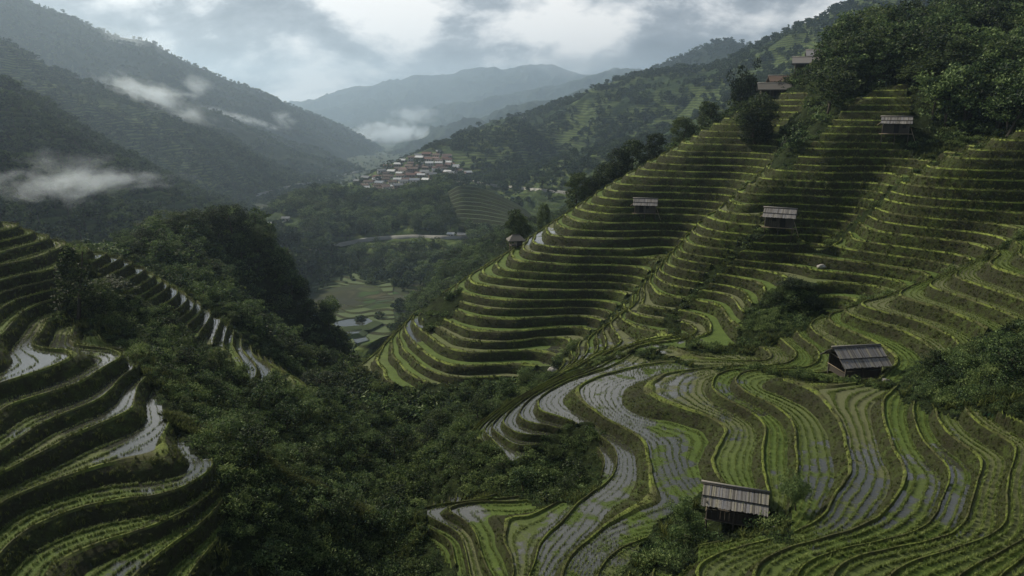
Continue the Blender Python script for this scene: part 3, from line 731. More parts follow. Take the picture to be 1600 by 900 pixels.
def scatter(name, P, rot, scl, kitname, label=None, kind='stuff', parent=None):
    """points with rotation and scale, each carrying one member of a kit"""
    P = np.asarray(P, np.float32); n = len(P)
    if n == 0: return None
    me = bpy.data.meshes.new(name); me.vertices.add(n); me.vertices.foreach_set('co', P.ravel())
    a = me.attributes.new('rot', 'FLOAT_VECTOR', 'POINT'); a.data.foreach_set('vector', np.asarray(rot, np.float32).ravel())
    s = np.asarray(scl, np.float32); s = np.repeat(s[:, None], 3, 1) if s.ndim == 1 else s
    a = me.attributes.new('scl', 'FLOAT_VECTOR', 'POINT'); a.data.foreach_set('vector', s.ravel())
    o = link(name, me, parent); o['kind'] = kind
    if label: o['label'] = label
    key = 'scatter_'+kitname
    g = bpy.data.node_groups.get(key)
    if not g:
        g = bpy.data.node_groups.new(key, 'GeometryNodeTree')
        g.interface.new_socket('Geometry', in_out='INPUT', socket_type='NodeSocketGeometry'); g.interface.new_socket('Geometry', in_out='OUTPUT', socket_type='NodeSocketGeometry')
        N = g.nodes.new; i = N('NodeGroupInput'); u = N('NodeGroupOutput'); ip = N('GeometryNodeInstanceOnPoints'); ci = N('GeometryNodeCollectionInfo')
        ci.inputs['Collection'].default_value = KITS[kitname]; ci.inputs['Separate Children'].default_value = True; ci.inputs['Reset Children'].default_value = True
        ip.inputs['Pick Instance'].default_value = True
        def na(nm, t):
            q = N('GeometryNodeInputNamedAttribute'); q.data_type = t; q.inputs[0].default_value = nm; return q.outputs[0]
        g.links.new(i.outputs[0], ip.inputs['Points']); g.links.new(ci.outputs[0], ip.inputs['Instance'])
        e2r = N('FunctionNodeEulerToRotation'); g.links.new(na('rot', 'FLOAT_VECTOR'), e2r.inputs[0]); g.links.new(e2r.outputs[0], ip.inputs['Rotation'])
        g.links.new(na('scl', 'FLOAT_VECTOR'), ip.inputs['Scale']); g.links.new(ip.outputs[0], u.inputs[0])
    m = o.modifiers.new('scatter', 'NODES'); m.node_group = g
    return o
def zrot(n, tilt=.12):
    return np.c_[rng.normal(size=n)*tilt, rng.normal(size=n)*tilt, rng.random(n)*6.283]
def shrub_mesh(seed, n, leaf, mat, flat=.75, spiky=False):
    r = np.random.default_rng(seed); C_ = []; N_ = []
    for b in range(7):
        c = np.r_[r.normal(size=2)*.42, abs(r.normal())*.35+.25]; m = n//7; d = r.normal(size=(m, 3)); d[:, 2] = abs(d[:, 2])*.9-.15; d /= np.linalg.norm(d, axis=1)[:, None]
        C_.append(c*np.array([1, 1, flat])+d*(.30+.25*r.random((m, 1)))); N_.append(d)
    C_ = np.concatenate(C_); N_ = np.concatenate(N_)
    V, T = leaves_np(C_, leaf*(.6+.9*r.random(len(C_))), r, up=.15, aspect=.30 if spiky else .5, nrm=N_*(1.0 if spiky else .3))
    return tri_mesh('shrub', V, T, mats=(mat,), smooth=False, attrs={'tint': np.repeat(np.clip(.5+.3*r.normal(size=len(C_))+.4*(C_[:, 2]-.5), 0, 1), 4)})  # tint rises with height: light on the upper leaves is coloured in
def tuft_mesh(seed, n, h, spread, w, mat):
    r = np.random.default_rng(seed); V = []; T = []; tt = []
    for i in range(n):
        an = r.random()*6.283; b = np.r_[r.normal(size=2)*spread*.35, 0]; o = np.array([math.cos(an), math.sin(an), 0]); L_ = h*(.6+.6*r.random()); s = np.array([-o[1], o[0], 0])*w
        p1 = b+o*L_*.18*spread/.2+np.array([0, 0, L_*.62]); p2 = b+o*L_*(.35+.4*r.random())+np.array([0, 0, L_*(.75+.25*r.random())])
        k = len(V); V += [b-s, b+s, p1+s*.8, p1-s*.8, p2]; T += [(k, k+1, k+2), (k, k+2, k+3), (k+3, k+2, k+4)]; tt += [r.random()]*5
    return tri_mesh('tuft', V, T, mats=(mat,), smooth=False, attrs={'tint': tt})
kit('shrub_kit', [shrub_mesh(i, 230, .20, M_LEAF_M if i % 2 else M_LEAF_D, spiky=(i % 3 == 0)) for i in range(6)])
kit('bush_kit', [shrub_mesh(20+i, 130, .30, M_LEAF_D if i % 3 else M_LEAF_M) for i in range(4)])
kit('painted_sunlight_grass_kit', [tuft_mesh(i+70, 16, .42, .20, .018, M_LEAF_B) for i in range(4)])
kit('fern_kit', [shrub_mesh(60+i, 200, .26, M_LEAF_L, flat=.6, spiky=True) for i in range(3)])
kit('grass_kit', [tuft_mesh(i, 16, .42, .20, .016, M_LEAF_Y) for i in range(4)])
kit('rice_kit', [tuft_mesh(40+i, 7, .30, .07, .011, M_RICE) for i in range(3)])
BIG = []
for i, kd in enumerate(['round', 'round', 'tall', 'round', 'tall', 'cone', 'oval', 'oval']):
    BIG.append(tree_meshes(100+i, kd, 90 if kd == 'oval' else 70, 105 if kd == 'oval' else 80, .030))
def mtree(nm, i, kd, c, p, l, mat):
    tm, cm = tree_meshes(i, kd, c, p, l); V, T, mi, ti = merged_tree(nm, tm, cm)
    return tri_mesh(nm, V, T, mats=(M_BARK, mat), matidx=mi, smooth=False, attrs={'tint': ti})
kit('wood_kit', [mtree('tree', 200+i, k, 46, 36, .044, M_LEAF_D if i % 2 else M_LEAF_M) for i, k in enumerate(['round', 'oval', 'tall', 'round', 'oval'])])
kit('far_kit', [mtree('tree', 300+i, k, 16, 9, .15, M_FAR) for i, k in enumerate(['round', 'round', 'tall', 'cone'])])
print('kits', time.time()-T0)

# ------------------------------------------------------------------ undergrowth and woods on the near ground
def rand_in_near(n, ymin, ymax, pw=1.0):
    y = (ymin**pw+(ymax**pw-ymin**pw)*rng.random(n))**(1/pw); u = rng.random(n)*1.9-.95
    # area-uniform: width grows with y
    k = rng.random(n) < y/ymax; y, u = y[k], u[k]
    return u*y, y
_rf = REG.astype(float)
def reg_at(x, y):
    r = np.clip(np.log(y/14.0)/STEP, 0, NR-1.001).round().astype(int); c = np.clip((x/y+.98)/STEP, 0, NC-1.001).round().astype(int)
    return REG[np.minimum(r, NR-1), np.minimum(c, NC-1)]
def reg_clear(x, y, d):
    m = reg_at(x, y) == 0
    for a in (0, 1.57, 3.14, 4.71): m &= reg_at(x+d*math.cos(a), np.maximum(y+d*math.sin(a), 14.5)) == 0
    return m
HUTS = [  # column, row of the base centre, distance
]
def clear_of(x, y, spots, d):
    m = np.ones(len(x), bool)
    for (a, b) in spots: m &= np.hypot(x-a, y-b) > d
    return m
HUT_SPOTS = {}
for k_, (px_, py_, Y_) in dict(near=(1146, 812, 44.4), right=(1333, 590, 66.5), a=(1008, 334, 143.5), b=(1217, 360, 112.5), c=(1398, 214, 128.5), pav=(806, 392, 146.0)).items():
    h_ = hit_near(px_, py_) if k_ in ('near', 'right') else None
    x_, y_, z_ = h_ if h_ is not None else at(px_, py_, Y_); HUT_SPOTS[k_] = (x_, y_); print(k_, x_, y_, z_, Y_)
def build_greens():
    spots = list(HUT_SPOTS.values())
    # shrubs
    x, y = rand_in_near(52000, 15, 100); m = (reg_at(x, y) == 0) & clear_of(x, y, spots, 2.6); x, y = x[m], y[m]
    sc = (.42+.62*rng.random(len(x))**2)*(1+.35*(fbm(x/7, y/7, 2)))
    sc = np.where(reg_clear(x, y, 1.5), sc, sc*.55)
    scatter('undergrowth', np.c_[x, y, sample_near(x, y)-.05], zrot(len(x)), sc, 'shrub_kit', 'leafy green shrubs and ferns covering the ravine slopes between the rice terraces')
    x, y = rand_in_near(26000, 15, 125); f = fbm(x/8+30, y/8, 3); m = (reg_at(x, y) == 0) & (f > .10) & clear_of(x, y, spots, 2.6); x, y = x[m], y[m]
    scatter('ferns', np.c_[x, y, sample_near(x, y)+.25], zrot(len(x)), .45+.5*rng.random(len(x)), 'fern_kit', 'light green ferns and saplings in patches on the ravine slopes')
    x, y = rand_in_near(26000, 95, 255); m = (reg_at(x, y) == 0); x, y = x[m], y[m]
    sc = (.9+1.2*rng.random(len(x)))*np.where(reg_clear(x, y, 3), 1, .5)
    scatter('scrub', np.c_[x, y, sample_near(x, y)-.1], zrot(len(x)), sc, 'bush_kit', 'dark green scrub on the slopes behind and beside the far rice terraces')
    # woods: trees too many to tell apart
    x, y = rand_in_near(9000, 60, 250); z = sample_near(x, y); px, py = project(x, y, z)
    up = (px > 1290) & (py < 215) & (x > 40)
    spur = (x < 0) & (y > 92) & (px > 195) & (px < 520)
    m = reg_clear(x, y, 3.0) & (up | spur) & (y > 90)
    x, y, z = x[m], y[m], z[m]
    keep = rng.random(len(x)) < .9; x, y, z = x[keep], y[keep], z[keep]
    h = 5.0+4.5*rng.random(len(x))+np.where(x > 40, 2.0, 0)
    h = np.where(x < 0, h*np.where(y < 128, .5, .72), h)
    scatter('woodland', np.c_[x, y, z-.2], zrot(len(x), .05), np.c_[h*1.15, h*1.15, h], 'wood_kit', 'dense dark woodland of broadleaf trees on the upper slopes')
    # small trees through the ravine
    x, y = rand_in_near(1100, 48, 120); m = reg_clear(x, y, 2.2) & clear_of(x, y, spots, 5); x, y = x[m], y[m]; z = sample_near(x, y); px, py = project(x, y, z)
    m = (px < 1250) | (px > 1450); x, y, z = x[m], y[m], z[m]
    h = 1.6+1.8*rng.random(len(x)); scatter('saplings', np.c_[x, y, z-.1], zrot(len(x), .08), np.c_[h*1.2, h*1.2, h], 'wood_kit', 'young trees growing among the shrubs of the ravine')
def slope_grass():
    x, y = rand_in_near(90000, 15, 125); f = fbm(x/9+3, y/9, 3); m = (reg_at(x, y) == 0) & (f > .12) & clear_of(x, y, list(HUT_SPOTS.values()), 1.6); x, y = x[m], y[m]
    scatter('slope_grass', np.c_[x, y, sample_near(x, y)+.15*rng.random(len(x))], zrot(len(x), .3), (.8+1.0*rng.random(len(x))), 'grass_kit', 'patches of long grass and ferns between the shrubs of the ravine')
build_greens(); slope_grass()
def band_points(reg, bts, dens, ymax, lo=None):
    D = EXTRA[reg]; sel = np.isin(D['bt'], bts); s = D['starts'][sel]; t = D['tot'][sel]; lv = D['level'][sel]
    P = []; 
    V = D['V']; lp = D['loops']
    for n_ in (3, 4, 5):
        k = t == n_
        if not k.any(): continue
        for j in range(1, n_-1):
            a = V[lp[s[k]]]; b = V[lp[s[k]+j]]; c = V[lp[s[k]+j+1]]
            ok = (a[:, 1] < ymax) & (np.minimum.reduce([D['vm'][lp[s[k]]], D['vm'][lp[s[k]+j]], D['vm'][lp[s[k]+j+1]]]) > .5)
            a, b, c = a[ok], b[ok], c[ok]
            ar = .5*np.linalg.norm(np.cross(b-a, c-a), axis=1); dn = dens(a[:, 1]) if callable(dens) else dens
            num = rng.poisson(ar*dn); i = np.repeat(np.arange(len(a)), num); r1 = np.sqrt(rng.random(len(i)))[:, None]; r2 = rng.random(len(i))[:, None]
            P.append(a[i]*(1-r1)+b[i]*r1*(1-r2)+c[i]*r1*r2)
    return np.concatenate(P) if P else np.zeros((0, 3))
def build_grass():
    labels = {4: 'grass on the banks of the broad curved terraces above the open-sided hut', 1: 'grass overhanging the banks of the left hill terraces', 2: 'grass along the banks of the farthest terraced spur', 5: 'grass along the banks of the middle terraced spur', 6: 'grass along the banks of the third terraced spur', 3: 'grass on the low banks of the foreground terraces'}
    for reg in (1, 2, 3, 4, 5, 6):
        d = {1: lambda y: 7.0*np.clip(45/y, .3, 1.3), 2: lambda y: 2.6*np.clip(100/y, .5, 1.3), 5: lambda y: 3.0*np.clip(100/y, .5, 1.3), 6: lambda y: 3.6*np.clip(100/y, .5, 1.3), 3: lambda y: 9.0*np.clip(45/y, .3, 1.3), 4: lambda y: 8.0*np.clip(45/y, .3, 1.3)}[reg]
        P = band_points(reg, [0, 1, 2], d, 300); n = len(P)
        sc = (.45+.7*rng.random(n))*{1: .75, 2: .9, 3: .50, 4: .75, 5: .95, 6: .95}[reg]
        scatter('bank_grass', P, zrot(n, .25), sc, 'grass_kit', labels[reg]); print('bank', reg, n)
        P = band_points(reg, [3, 4], (lambda y: 40*np.clip(45/y, .15, 1.3)), 300); P = P[fbm(P[:, 0]/3, P[:, 1]/3+P[:, 2], 2) > -.12+.3*(rng.random(len(P))-.5)]; n = len(P)
        sc = (.35+.35*rng.random(n))*{1: .55, 2: 1.0, 3: .40, 4: .55, 5: 1.0, 6: 1.0}[reg]
        scatter('bund_grass', P, zrot(n, .15), sc, 'painted_sunlight_grass_kit' if reg in (2, 5, 6) else 'grass_kit', labels[reg].replace('grass', 'short bright grass on the earth bunds,', 1)); print('bund', reg, n)
def build_rice():
    for reg, lab in ((1, 'rows of young rice standing in the left hill paddies'), (3, 'rows of young rice standing in the foreground paddies'), (4, 'rows of rice on the broad curved terraces above the open-sided hut')):
        P = band_points(reg, [5], lambda y: 42*np.clip(50/y, .3, 1.2), 92)
        x, y = P[:, 0], P[:, 1]; L = lev(STEPF[reg]); r = RF[reg]+LIP[reg]*1.7
        e = .15; S0 = sample_near(x, y); gx = (sample_near(x+e, y)-sample_near(x-e, y))/(2*e); gy = (sample_near(x, y+e)-sample_near(x, y-e))/(2*e)
        l = np.interp(S0, zz, L); k = np.floor(l); f = l-k
        g = np.hypot(gx, gy)+.02
        width = np.interp(k+1, L, zz)-np.interp(k+r, L, zz); width = width/g
        nrow = np.clip(np.round(np.clip(width, .4, 12)/.46), 1, 30); nrow = np.round(np.interp(k, np.unique(k), [np.median(nrow[k == q]) for q in np.unique(k)]))
        ft = r+(1-r)*(np.floor((f-r)/(1-r)*nrow)+.5)/nrow
        dS = np.interp(k+ft, L, zz)-S0; x = x+dS*gx/g**2+rng.normal(size=len(x))*.03; y = y+dS*gy/g**2+rng.normal(size=len(x))*.03
        px, py = project(x, y, P[:, 2]); w = wetness(x, y, P[:, 2], reg)
        keep = rng.random(len(x)) < np.clip(1.15-.65*w, .35, 1)
        x, y, z, w = x[keep], y[keep], P[keep, 2], w[keep]
        sc = (.55+.45*rng.random(len(x)))*np.clip(1.15-.5*w, .5, 1.1)*np.clip(.9+.5*fbm(x/15, y/15, 2), .5, 1.3)
        scatter('young_rice', np.c_[x, y, z-.01], zrot(len(x), .08), sc, 'rice_kit', lab); print('rice', reg, len(x))
build_grass(); build_rice()
def ridge_grass():
    Q = np.array([at(*q) for q in ((278,655,50.5),(310,680,50),(360,712,50),(430,742,50.5),(480,765,51.5),(540,792,53),(590,822,53))]); d = np.r_[0, np.cumsum(np.hypot(*np.diff(Q[:, :2], axis=0).T))]
    n = 5200; s = rng.random(n)*d[-1]; w = rng.normal(size=n)*.45*(1+.5*np.sin(s)); x = np.interp(s, d, Q[:, 0])+w*.7; y = np.interp(s, d, Q[:, 1])+w
    scatter('ridge_grass', np.c_[x, y, sample_near(x, y)+.25], zrot(n, .3), .5+.7*rng.random(n), 'grass_kit', 'yellow-green grass along the bare ridge between left terraces and ravine')
ridge_grass()
print('greens', time.time()-T0)
def far_woods():
    def cover(P, spacing, hmin, hmax, name, label, mask=None, seedo=0, rows=None, flo=-.15, kn='far_kit'):
        A = P[:-1, :-1]; B = P[:-1, 1:]; C_ = P[1:, :-1]; E = P[1:, 1:]
        ar = .5*np.linalg.norm(np.cross(B-A, C_-A), axis=-1)+.5*np.linalg.norm(np.cross(B-E, C_-E), axis=-1)
        num = rng.poisson(ar/spacing**2); i, j = np.nonzero(num); n = num[i, j]; i = np.repeat(i, n); j = np.repeat(j, n)
        a, b = rng.random(len(i))[:, None], rng.random(len(i))[:, None]
        Q = (A[i, j]*(1-a)+B[i, j]*a)*(1-b)+(C_[i, j]*(1-a)+E[i, j]*a)*b
        px, py = project(*Q.T)
        m = (px > -60) & (px < 1660) & (py > -60) & (py < 620)
        if flo is not None:
            f = fbm(Q[:, 0]/90+seedo, Q[:, 1]/90+Q[:, 2]/40, 3); m &= (f > flo) | (rng.random(len(f)) < .12)
        if mask is not None: m &= mask(Q, px, py)
        Q = Q[m]; h = hmin+(hmax-hmin)*rng.random(len(Q))
        scatter(name, Q-np.array([0, 0, .3]), zrot(len(Q), .04), np.c_[h*1.25, h*1.25, h], kn, label); print(name, len(Q))
    S = SHEETS
    names = list(S.keys()); print(names)
    vill = lambda Q, px, py: ~((px > 560) & (px < 735) & (py > 236) & (py < 306) & (rng.random(len(px)) > .10))
    cover(S['wooded_slope'][0][:-7, 9:-9], 4.0, 4, 8, 'wooded_flank', 'wooded flank dropping into the valley behind the far terraced spur', flo=-.4, kn='wood_kit')
    cover(S['village_hill'][0][:-4, 5:-5], 6.2, 7, 13, 'wooded_knoll', 'wooded knoll in the valley below the village', flo=-.4,
          kn='wood_kit',
          mask=lambda Q, px, py: ~((px > 706) & (px < 850) & (py > 285) & (py < 362)) & ~((np.abs(py-np.interp(px, [450,490,530,565,600,650,700,735], [404,393,383,376,372,370,372,372])-8) < 12) & (px > 440) & (px < 740)) & ~((px < 470) & (py > 335) & (fbm(Q[:, 0]/30, Q[:, 1]/30, 2) > -.1)))
    cover(S['village_slope'][0], 7.0, 6, 10, 'trees_around_village', 'trees above and around the valley village', flo=-.2, mask=vill)
    cover(S['hillside'][0], 7.5, 6, 11, 'hillside_woods', 'woods on the long hillside right of the valley', flo=.02)
    cover(S['hillside.001'][0], 7.0, 7, 12, 'hillside_woods', 'dark woods on the nearest slope left of the valley', flo=-.35, seedo=3)
    cover(S['hillside.002'][0], 7.5, 6, 9, 'hillside_woods', 'misty woods on the second slope left of the valley', flo=-.25, seedo=5)
    cover(S['hillside.003'][0], 12.0, 7, 11, 'hillside_woods', 'hazy woods on the third slope left of the valley', flo=-.1, seedo=7)
    cover(S['mountain'][0], 14.0, 9, 15, 'hillside_woods', 'hazy woods on the hill behind the right hillside', flo=-.2, seedo=9)
    yv = np.exp(rng.uniform(math.log(230), math.log(3000), 14000)); xv = yv*rng.uniform(-.55, .25, 14000); P2 = np.c_[xv, yv, np.interp(yv, [150, 220, 300, 420, 550, 750, 1000, 1500, 2200, 3200], [-118, -118, -114, -108, -116, -112, -122, -140, -160, -190])]
    f = fbm(xv/70, yv/70, 3); m = (f > .05) | (rng.random(14000) < .06); qx, qy = project(*P2.T); m &= ~((qx > 505) & (qx < 610) & (qy > 445) & (rng.random(14000) < .93)); P2 = P2[m]; h = 4+5*rng.random(len(P2))
    scatter('valley_trees', P2-np.array([0, 0, 1.5]), zrot(len(P2), .04), np.c_[h*1.3, h*1.3, h], 'far_kit', 'hedgerow trees scattered among the valley floor fields')
    P, tt = S['mountain.001']; cover(P[8:100], 13.0, 7, 11, 'mountain_woods', 'woods along the crest of the tall mountain on the left', flo=None)
far_woods()
print('far woods', time.time()-T0)
# ------------------------------------------------------------------ roads, ponds
def plain(name, col, rough=.9, spec=.2, bumpd=0.0, scale=8):
    n = NT(name); c = n.mix(n.noise(scale, 4, .7), tuple(v*.65 for v in col), tuple(min(1, v*1.35) for v in col))
    k = dict(Base_Color=c, Roughness=rough, Specular_IOR_Level=spec)
    if bumpd: k['Normal'] = n.bump(n.noise(scale*1.5, 4, .7), bumpd)
    return n.done(n.bsdf(**k))
M_ROAD = plain('pale_road', (.26, .26, .25), scale=.2)
M_WATER = (lambda n: n.done(n.bsdf(Base_Color=(.04, .045, .04), Roughness=.08, Specular_IOR_Level=.9)))(NT('still_water'))
def ribbon(name, pts, width, label, names=None, lift=.6):
    pts = np.array(pts, float); d = np.r_[0, np.cumsum(np.hypot(*(pts[1:]-pts[:-1]).T))]; s = np.linspace(0, d[-1], int(d[-1]/4)+2)
    W = [hit_mid(float(np.interp(a, d, pts[:, 0])), float(np.interp(a, d, pts[:, 1])), names) for a in s]; W = [w for w in W if w is not None]
    P = np.array([tuple(w) for w in W]); 
    for _ in range(3): P[1:-1] = (P[:-2]+P[1:-1]*2+P[2:])/4
    t = np.gradient(P[:, :2], axis=0); t /= np.linalg.norm(t, axis=1)[:, None]+1e-9; nrm = np.c_[-t[:, 1], t[:, 0]]
    rows = []
    for a in (-1.6, -1, 1, 1.6):
        Q = P.copy(); Q[:, :2] += nrm*a*width/2; Q[:, 2] += lift if abs(a) == 1 else lift-2.5; rows.append(Q)
    me = tri_mesh(name, np.stack(rows, 1).reshape(-1, 3), grid_faces(len(P), 4), mats=(M_ROAD,))
    o = link(name, me); tag(o, label, None, None, 'structure')
ribbon('road', [(450,404),(490,393),(530,383),(565,376),(600,372),(650,370),(700,372),(735,372)], 2.2, 'pale valley road running below the wooded knoll', lift=1.5)
ribbon('road', [(398,306),(430,297),(460,290),(500,282),(535,274),(560,268)], 3.5, 'pale road far down the valley', lift=1.6)
ribbon('road', [(735,282),(760,289),(800,293),(840,297),(890,302)], 2.6, 'road leaving the village to the right', lift=1.5)
ribbon('track', [(1075,92),(1075,100)], 2, 'track', lift=.5) if False else None
M_FIELD = plain('valley_grass', (.06, .085, .035), scale=.15)
def far_terraces(top, bot, n, cols, label, stepf=.55, wav=0, seed=0, zoff=0):
    A = interp_line([at(*q) for q in top], cols); B = interp_line([at(*q) for q in bot], cols); rows = []; mats = []
    for i in range(n+1):
        t0 = i/n; Q = A*(1-t0)+B*t0
        if wav and 0 < i < n: Q[:, 1] += wav*perlin(Q[:, 0]/22.0+seed, np.full(cols, t0*4.0)); Q[:, 2] += zoff
        rows.append(Q)
    V = []
    for i in range(n):
        a, c = rows[i].copy(), rows[i+1].copy(); m_ = a*(1-stepf)+c*stepf; m_[:, 2] = a[:, 2]; lip = m_.copy(); lip[:, 2] += .3; V += [a, m_, lip]; mats += [0, 1, 2]
    V.append(rows[-1]); last = rows[-1].copy(); last[:, 2] -= 8; V.append(last); V = np.stack(V); V[..., 2] += .0
    q = grid_faces(*V.shape[:2])[:, ::-1]; mi = np.repeat((mats+[2])[:V.shape[0]-1], cols-1)
    me = tri_mesh('terraced_field', V.reshape(-1, 3), q, mats=(M_TREADF, M_LIPF, M_RISER), matidx=mi, smooth=False); tag(link('terraced_field', me), label, None, None, 'structure')
M_TREADF = plain('field_green', (.070, .100, .040), scale=.2); M_LIPF = plain('field_edge', (.14, .165, .075), scale=.2)
far_terraces([(700,300,590),(716,290,592),(745,292,600),(780,304,600),(815,323,595),(845,346,590)],[(716,356,520),(735,362,518),(765,364,516),(800,366,516),(830,368,520),(848,370,525)],11,60,'small terraced field on the right end of the wooded knoll')
far_terraces([(488,436,460),(520,431,465),(560,430,468),(612,434,460)],[(505,566,318),(540,572,312),(580,572,312),(622,566,316)],17,60,'small stepped paddies on the narrow valley floor',.8,26,3.3,3.0)
far_terraces([(400,352,640),(425,344,655),(455,342,660),(480,350,650)],[(385,398,540),(420,404,535),(455,402,535),(490,396,540)],9,50,'stepped fields left of the wooded knoll',.6,14,8.1,2.5)
def pond(pts, label, dz=1.2):
    W = [hit_mid(*p, ['valley_floor']) for p in pts]
    if any(w is None for w in W): return
    z = max(w.z for w in W)+dz; n = len(W); c = sum((Vector((w.x, w.y, 0)) for w in W), Vector())/n
    bm = [(w.x, w.y, z) for w in W]+[(c.x+(w.x-c.x)*1.5, c.y+(w.y-c.y)*1.5, z-1.3) for w in W]+[(c.x+(w.x-c.x)*1.04, c.y+(w.y-c.y)*1.04, z+.35) for w in W]
    F = [tuple(range(n))]; me = bpy.data.meshes.new('pond'); Fs = [tuple(range(n))]+[(i, (i+1) % n, 2*n+(i+1) % n, 2*n+i) for i in range(n)]+[(2*n+i, 2*n+(i+1) % n, n+(i+1) % n, n+i) for i in range(n)]
    me.from_pydata(bm, [], Fs); me.materials.append(M_WATER); me.materials.append(M_TREADF)
    for i, p in enumerate(me.polygons): p.material_index = 0 if i == 0 else 1
    tag(link('flooded_field', me), label, None, None, 'structure')
pond([(522,515),(545,508),(575,507),(584,513),(570,522),(540,526),(524,524)], 'bright flooded field on the valley floor', 3.4)
pond([(518,531),(540,529),(566,526),(560,533),(530,538)], 'narrow flooded field below the bright one', 3.4)
pond([(552,541),(572,537),(576,543),(556,549)], 'smallest flooded field on the valley floor', 3.4)

# ------------------------------------------------------------------ village houses
ROOFS = {'red': plain('red_roof', (.15, .080, .066), scale=.8), 'brown': plain('brown_roof', (.13, .095, .08), scale=.8), 'grey': plain('grey_roof', (.19, .20, .22), scale=.8),
         'white': plain('white_roof', (.48, .50, .53), .5, .5, scale=.8), 'blue': plain('blue_roof', (.22, .25, .30), scale=.8), 'pink': plain('faded_red_roof', (.20, .135, .125), scale=.8)}
WALLS = [plain('plaster_wall', (.50, .47, .42), scale=.5), plain('timber_wall', (.16, .12, .09), scale=.5), plain('grey_wall', (.34, .34, .33), scale=.5)]
M_DARK = plain('dark_opening', (.02, .02, .022))
def house(px, py, w, roof, wall, yaw, storeys=1, label=''):
    h = hit_mid(px, py, ['village_slope', 'hillside', 'village_hill', 'valley_floor', 'hillside.001'])
    if h is None: return
    W = w/F_PX*h.length*1.0; D = W*.62; H = 2.7*storeys
    root = link('village_house', None); root.empty_display_size = .1; root.location = h-Vector((0, 0, .5)); root.rotation_euler = (0, 0, yaw)
    tag(root, label, 'house', 'houses of the valley village')
    V = [(-W/2,-D/2,-3),(W/2,-D/2,-3),(W/2,D/2,-3),(-W/2,D/2,-3),(-W/2,-D/2,H),(W/2,-D/2,H),(W/2,D/2,H),(-W/2,D/2,H),(-W/2,0,H+D*.27),(W/2,0,H+D*.27)]
    link('wall', tri_poly('wall', V, [(0,1,5,4),(1,2,6,9,5),(2,3,7,6),(3,0,4,8,7)], wall), root)
    ov = .7; t = .22; rw = W/2+ov; rd = D/2+ov; zr = H+D*.27+.15; ze = H-ov*.5+.1
    V = [(-rw,-rd,ze),(rw,-rd,ze),(rw,0,zr),(-rw,0,zr),(-rw,rd,ze),(rw,rd,ze)]; V = V+[(a, b, c+t) for a, b, c in V]
    link('roof', tri_poly('roof', V, [(6,7,8,9),(9,8,11,10),(1,0,3,2),(2,3,4,5),(0,1,7,6),(4,10,11,5),(0,6,9,3),(3,9,10,4),(2,8,7,1),(5,11,8,2)], roof), root)
    # windows and a door on the valley side
    nw = max(2, int(W/2.6))
    for sgn in range(storeys):
        for i in range(nw):
            x = -W/2+W*(i+.5)/nw; z0 = .9+2.7*sgn; a = .45
            isdoor = (i == nw//2 and sgn == 0); z0 = .1 if isdoor else z0; hh = 2.0 if isdoor else 1.1
            V = [(x-a,-D/2-.04,z0),(x+a,-D/2-.04,z0),(x+a,-D/2-.04,z0+hh),(x-a,-D/2-.04,z0+hh)]; V = V+[(p, q+.05, r_) for p, q, r_ in V]
            link('door' if isdoor else 'window', tri_poly('window', V, [(0,1,2,3),(0,4,5,1),(1,5,6,2),(2,6,7,3),(3,7,4,0)], M_DARK), root)
def tri_poly(name, V, F, mat):
    me = bpy.data.meshes.new(name); me.from_pydata(V, [], F); me.materials.append(mat); me.update(); return me
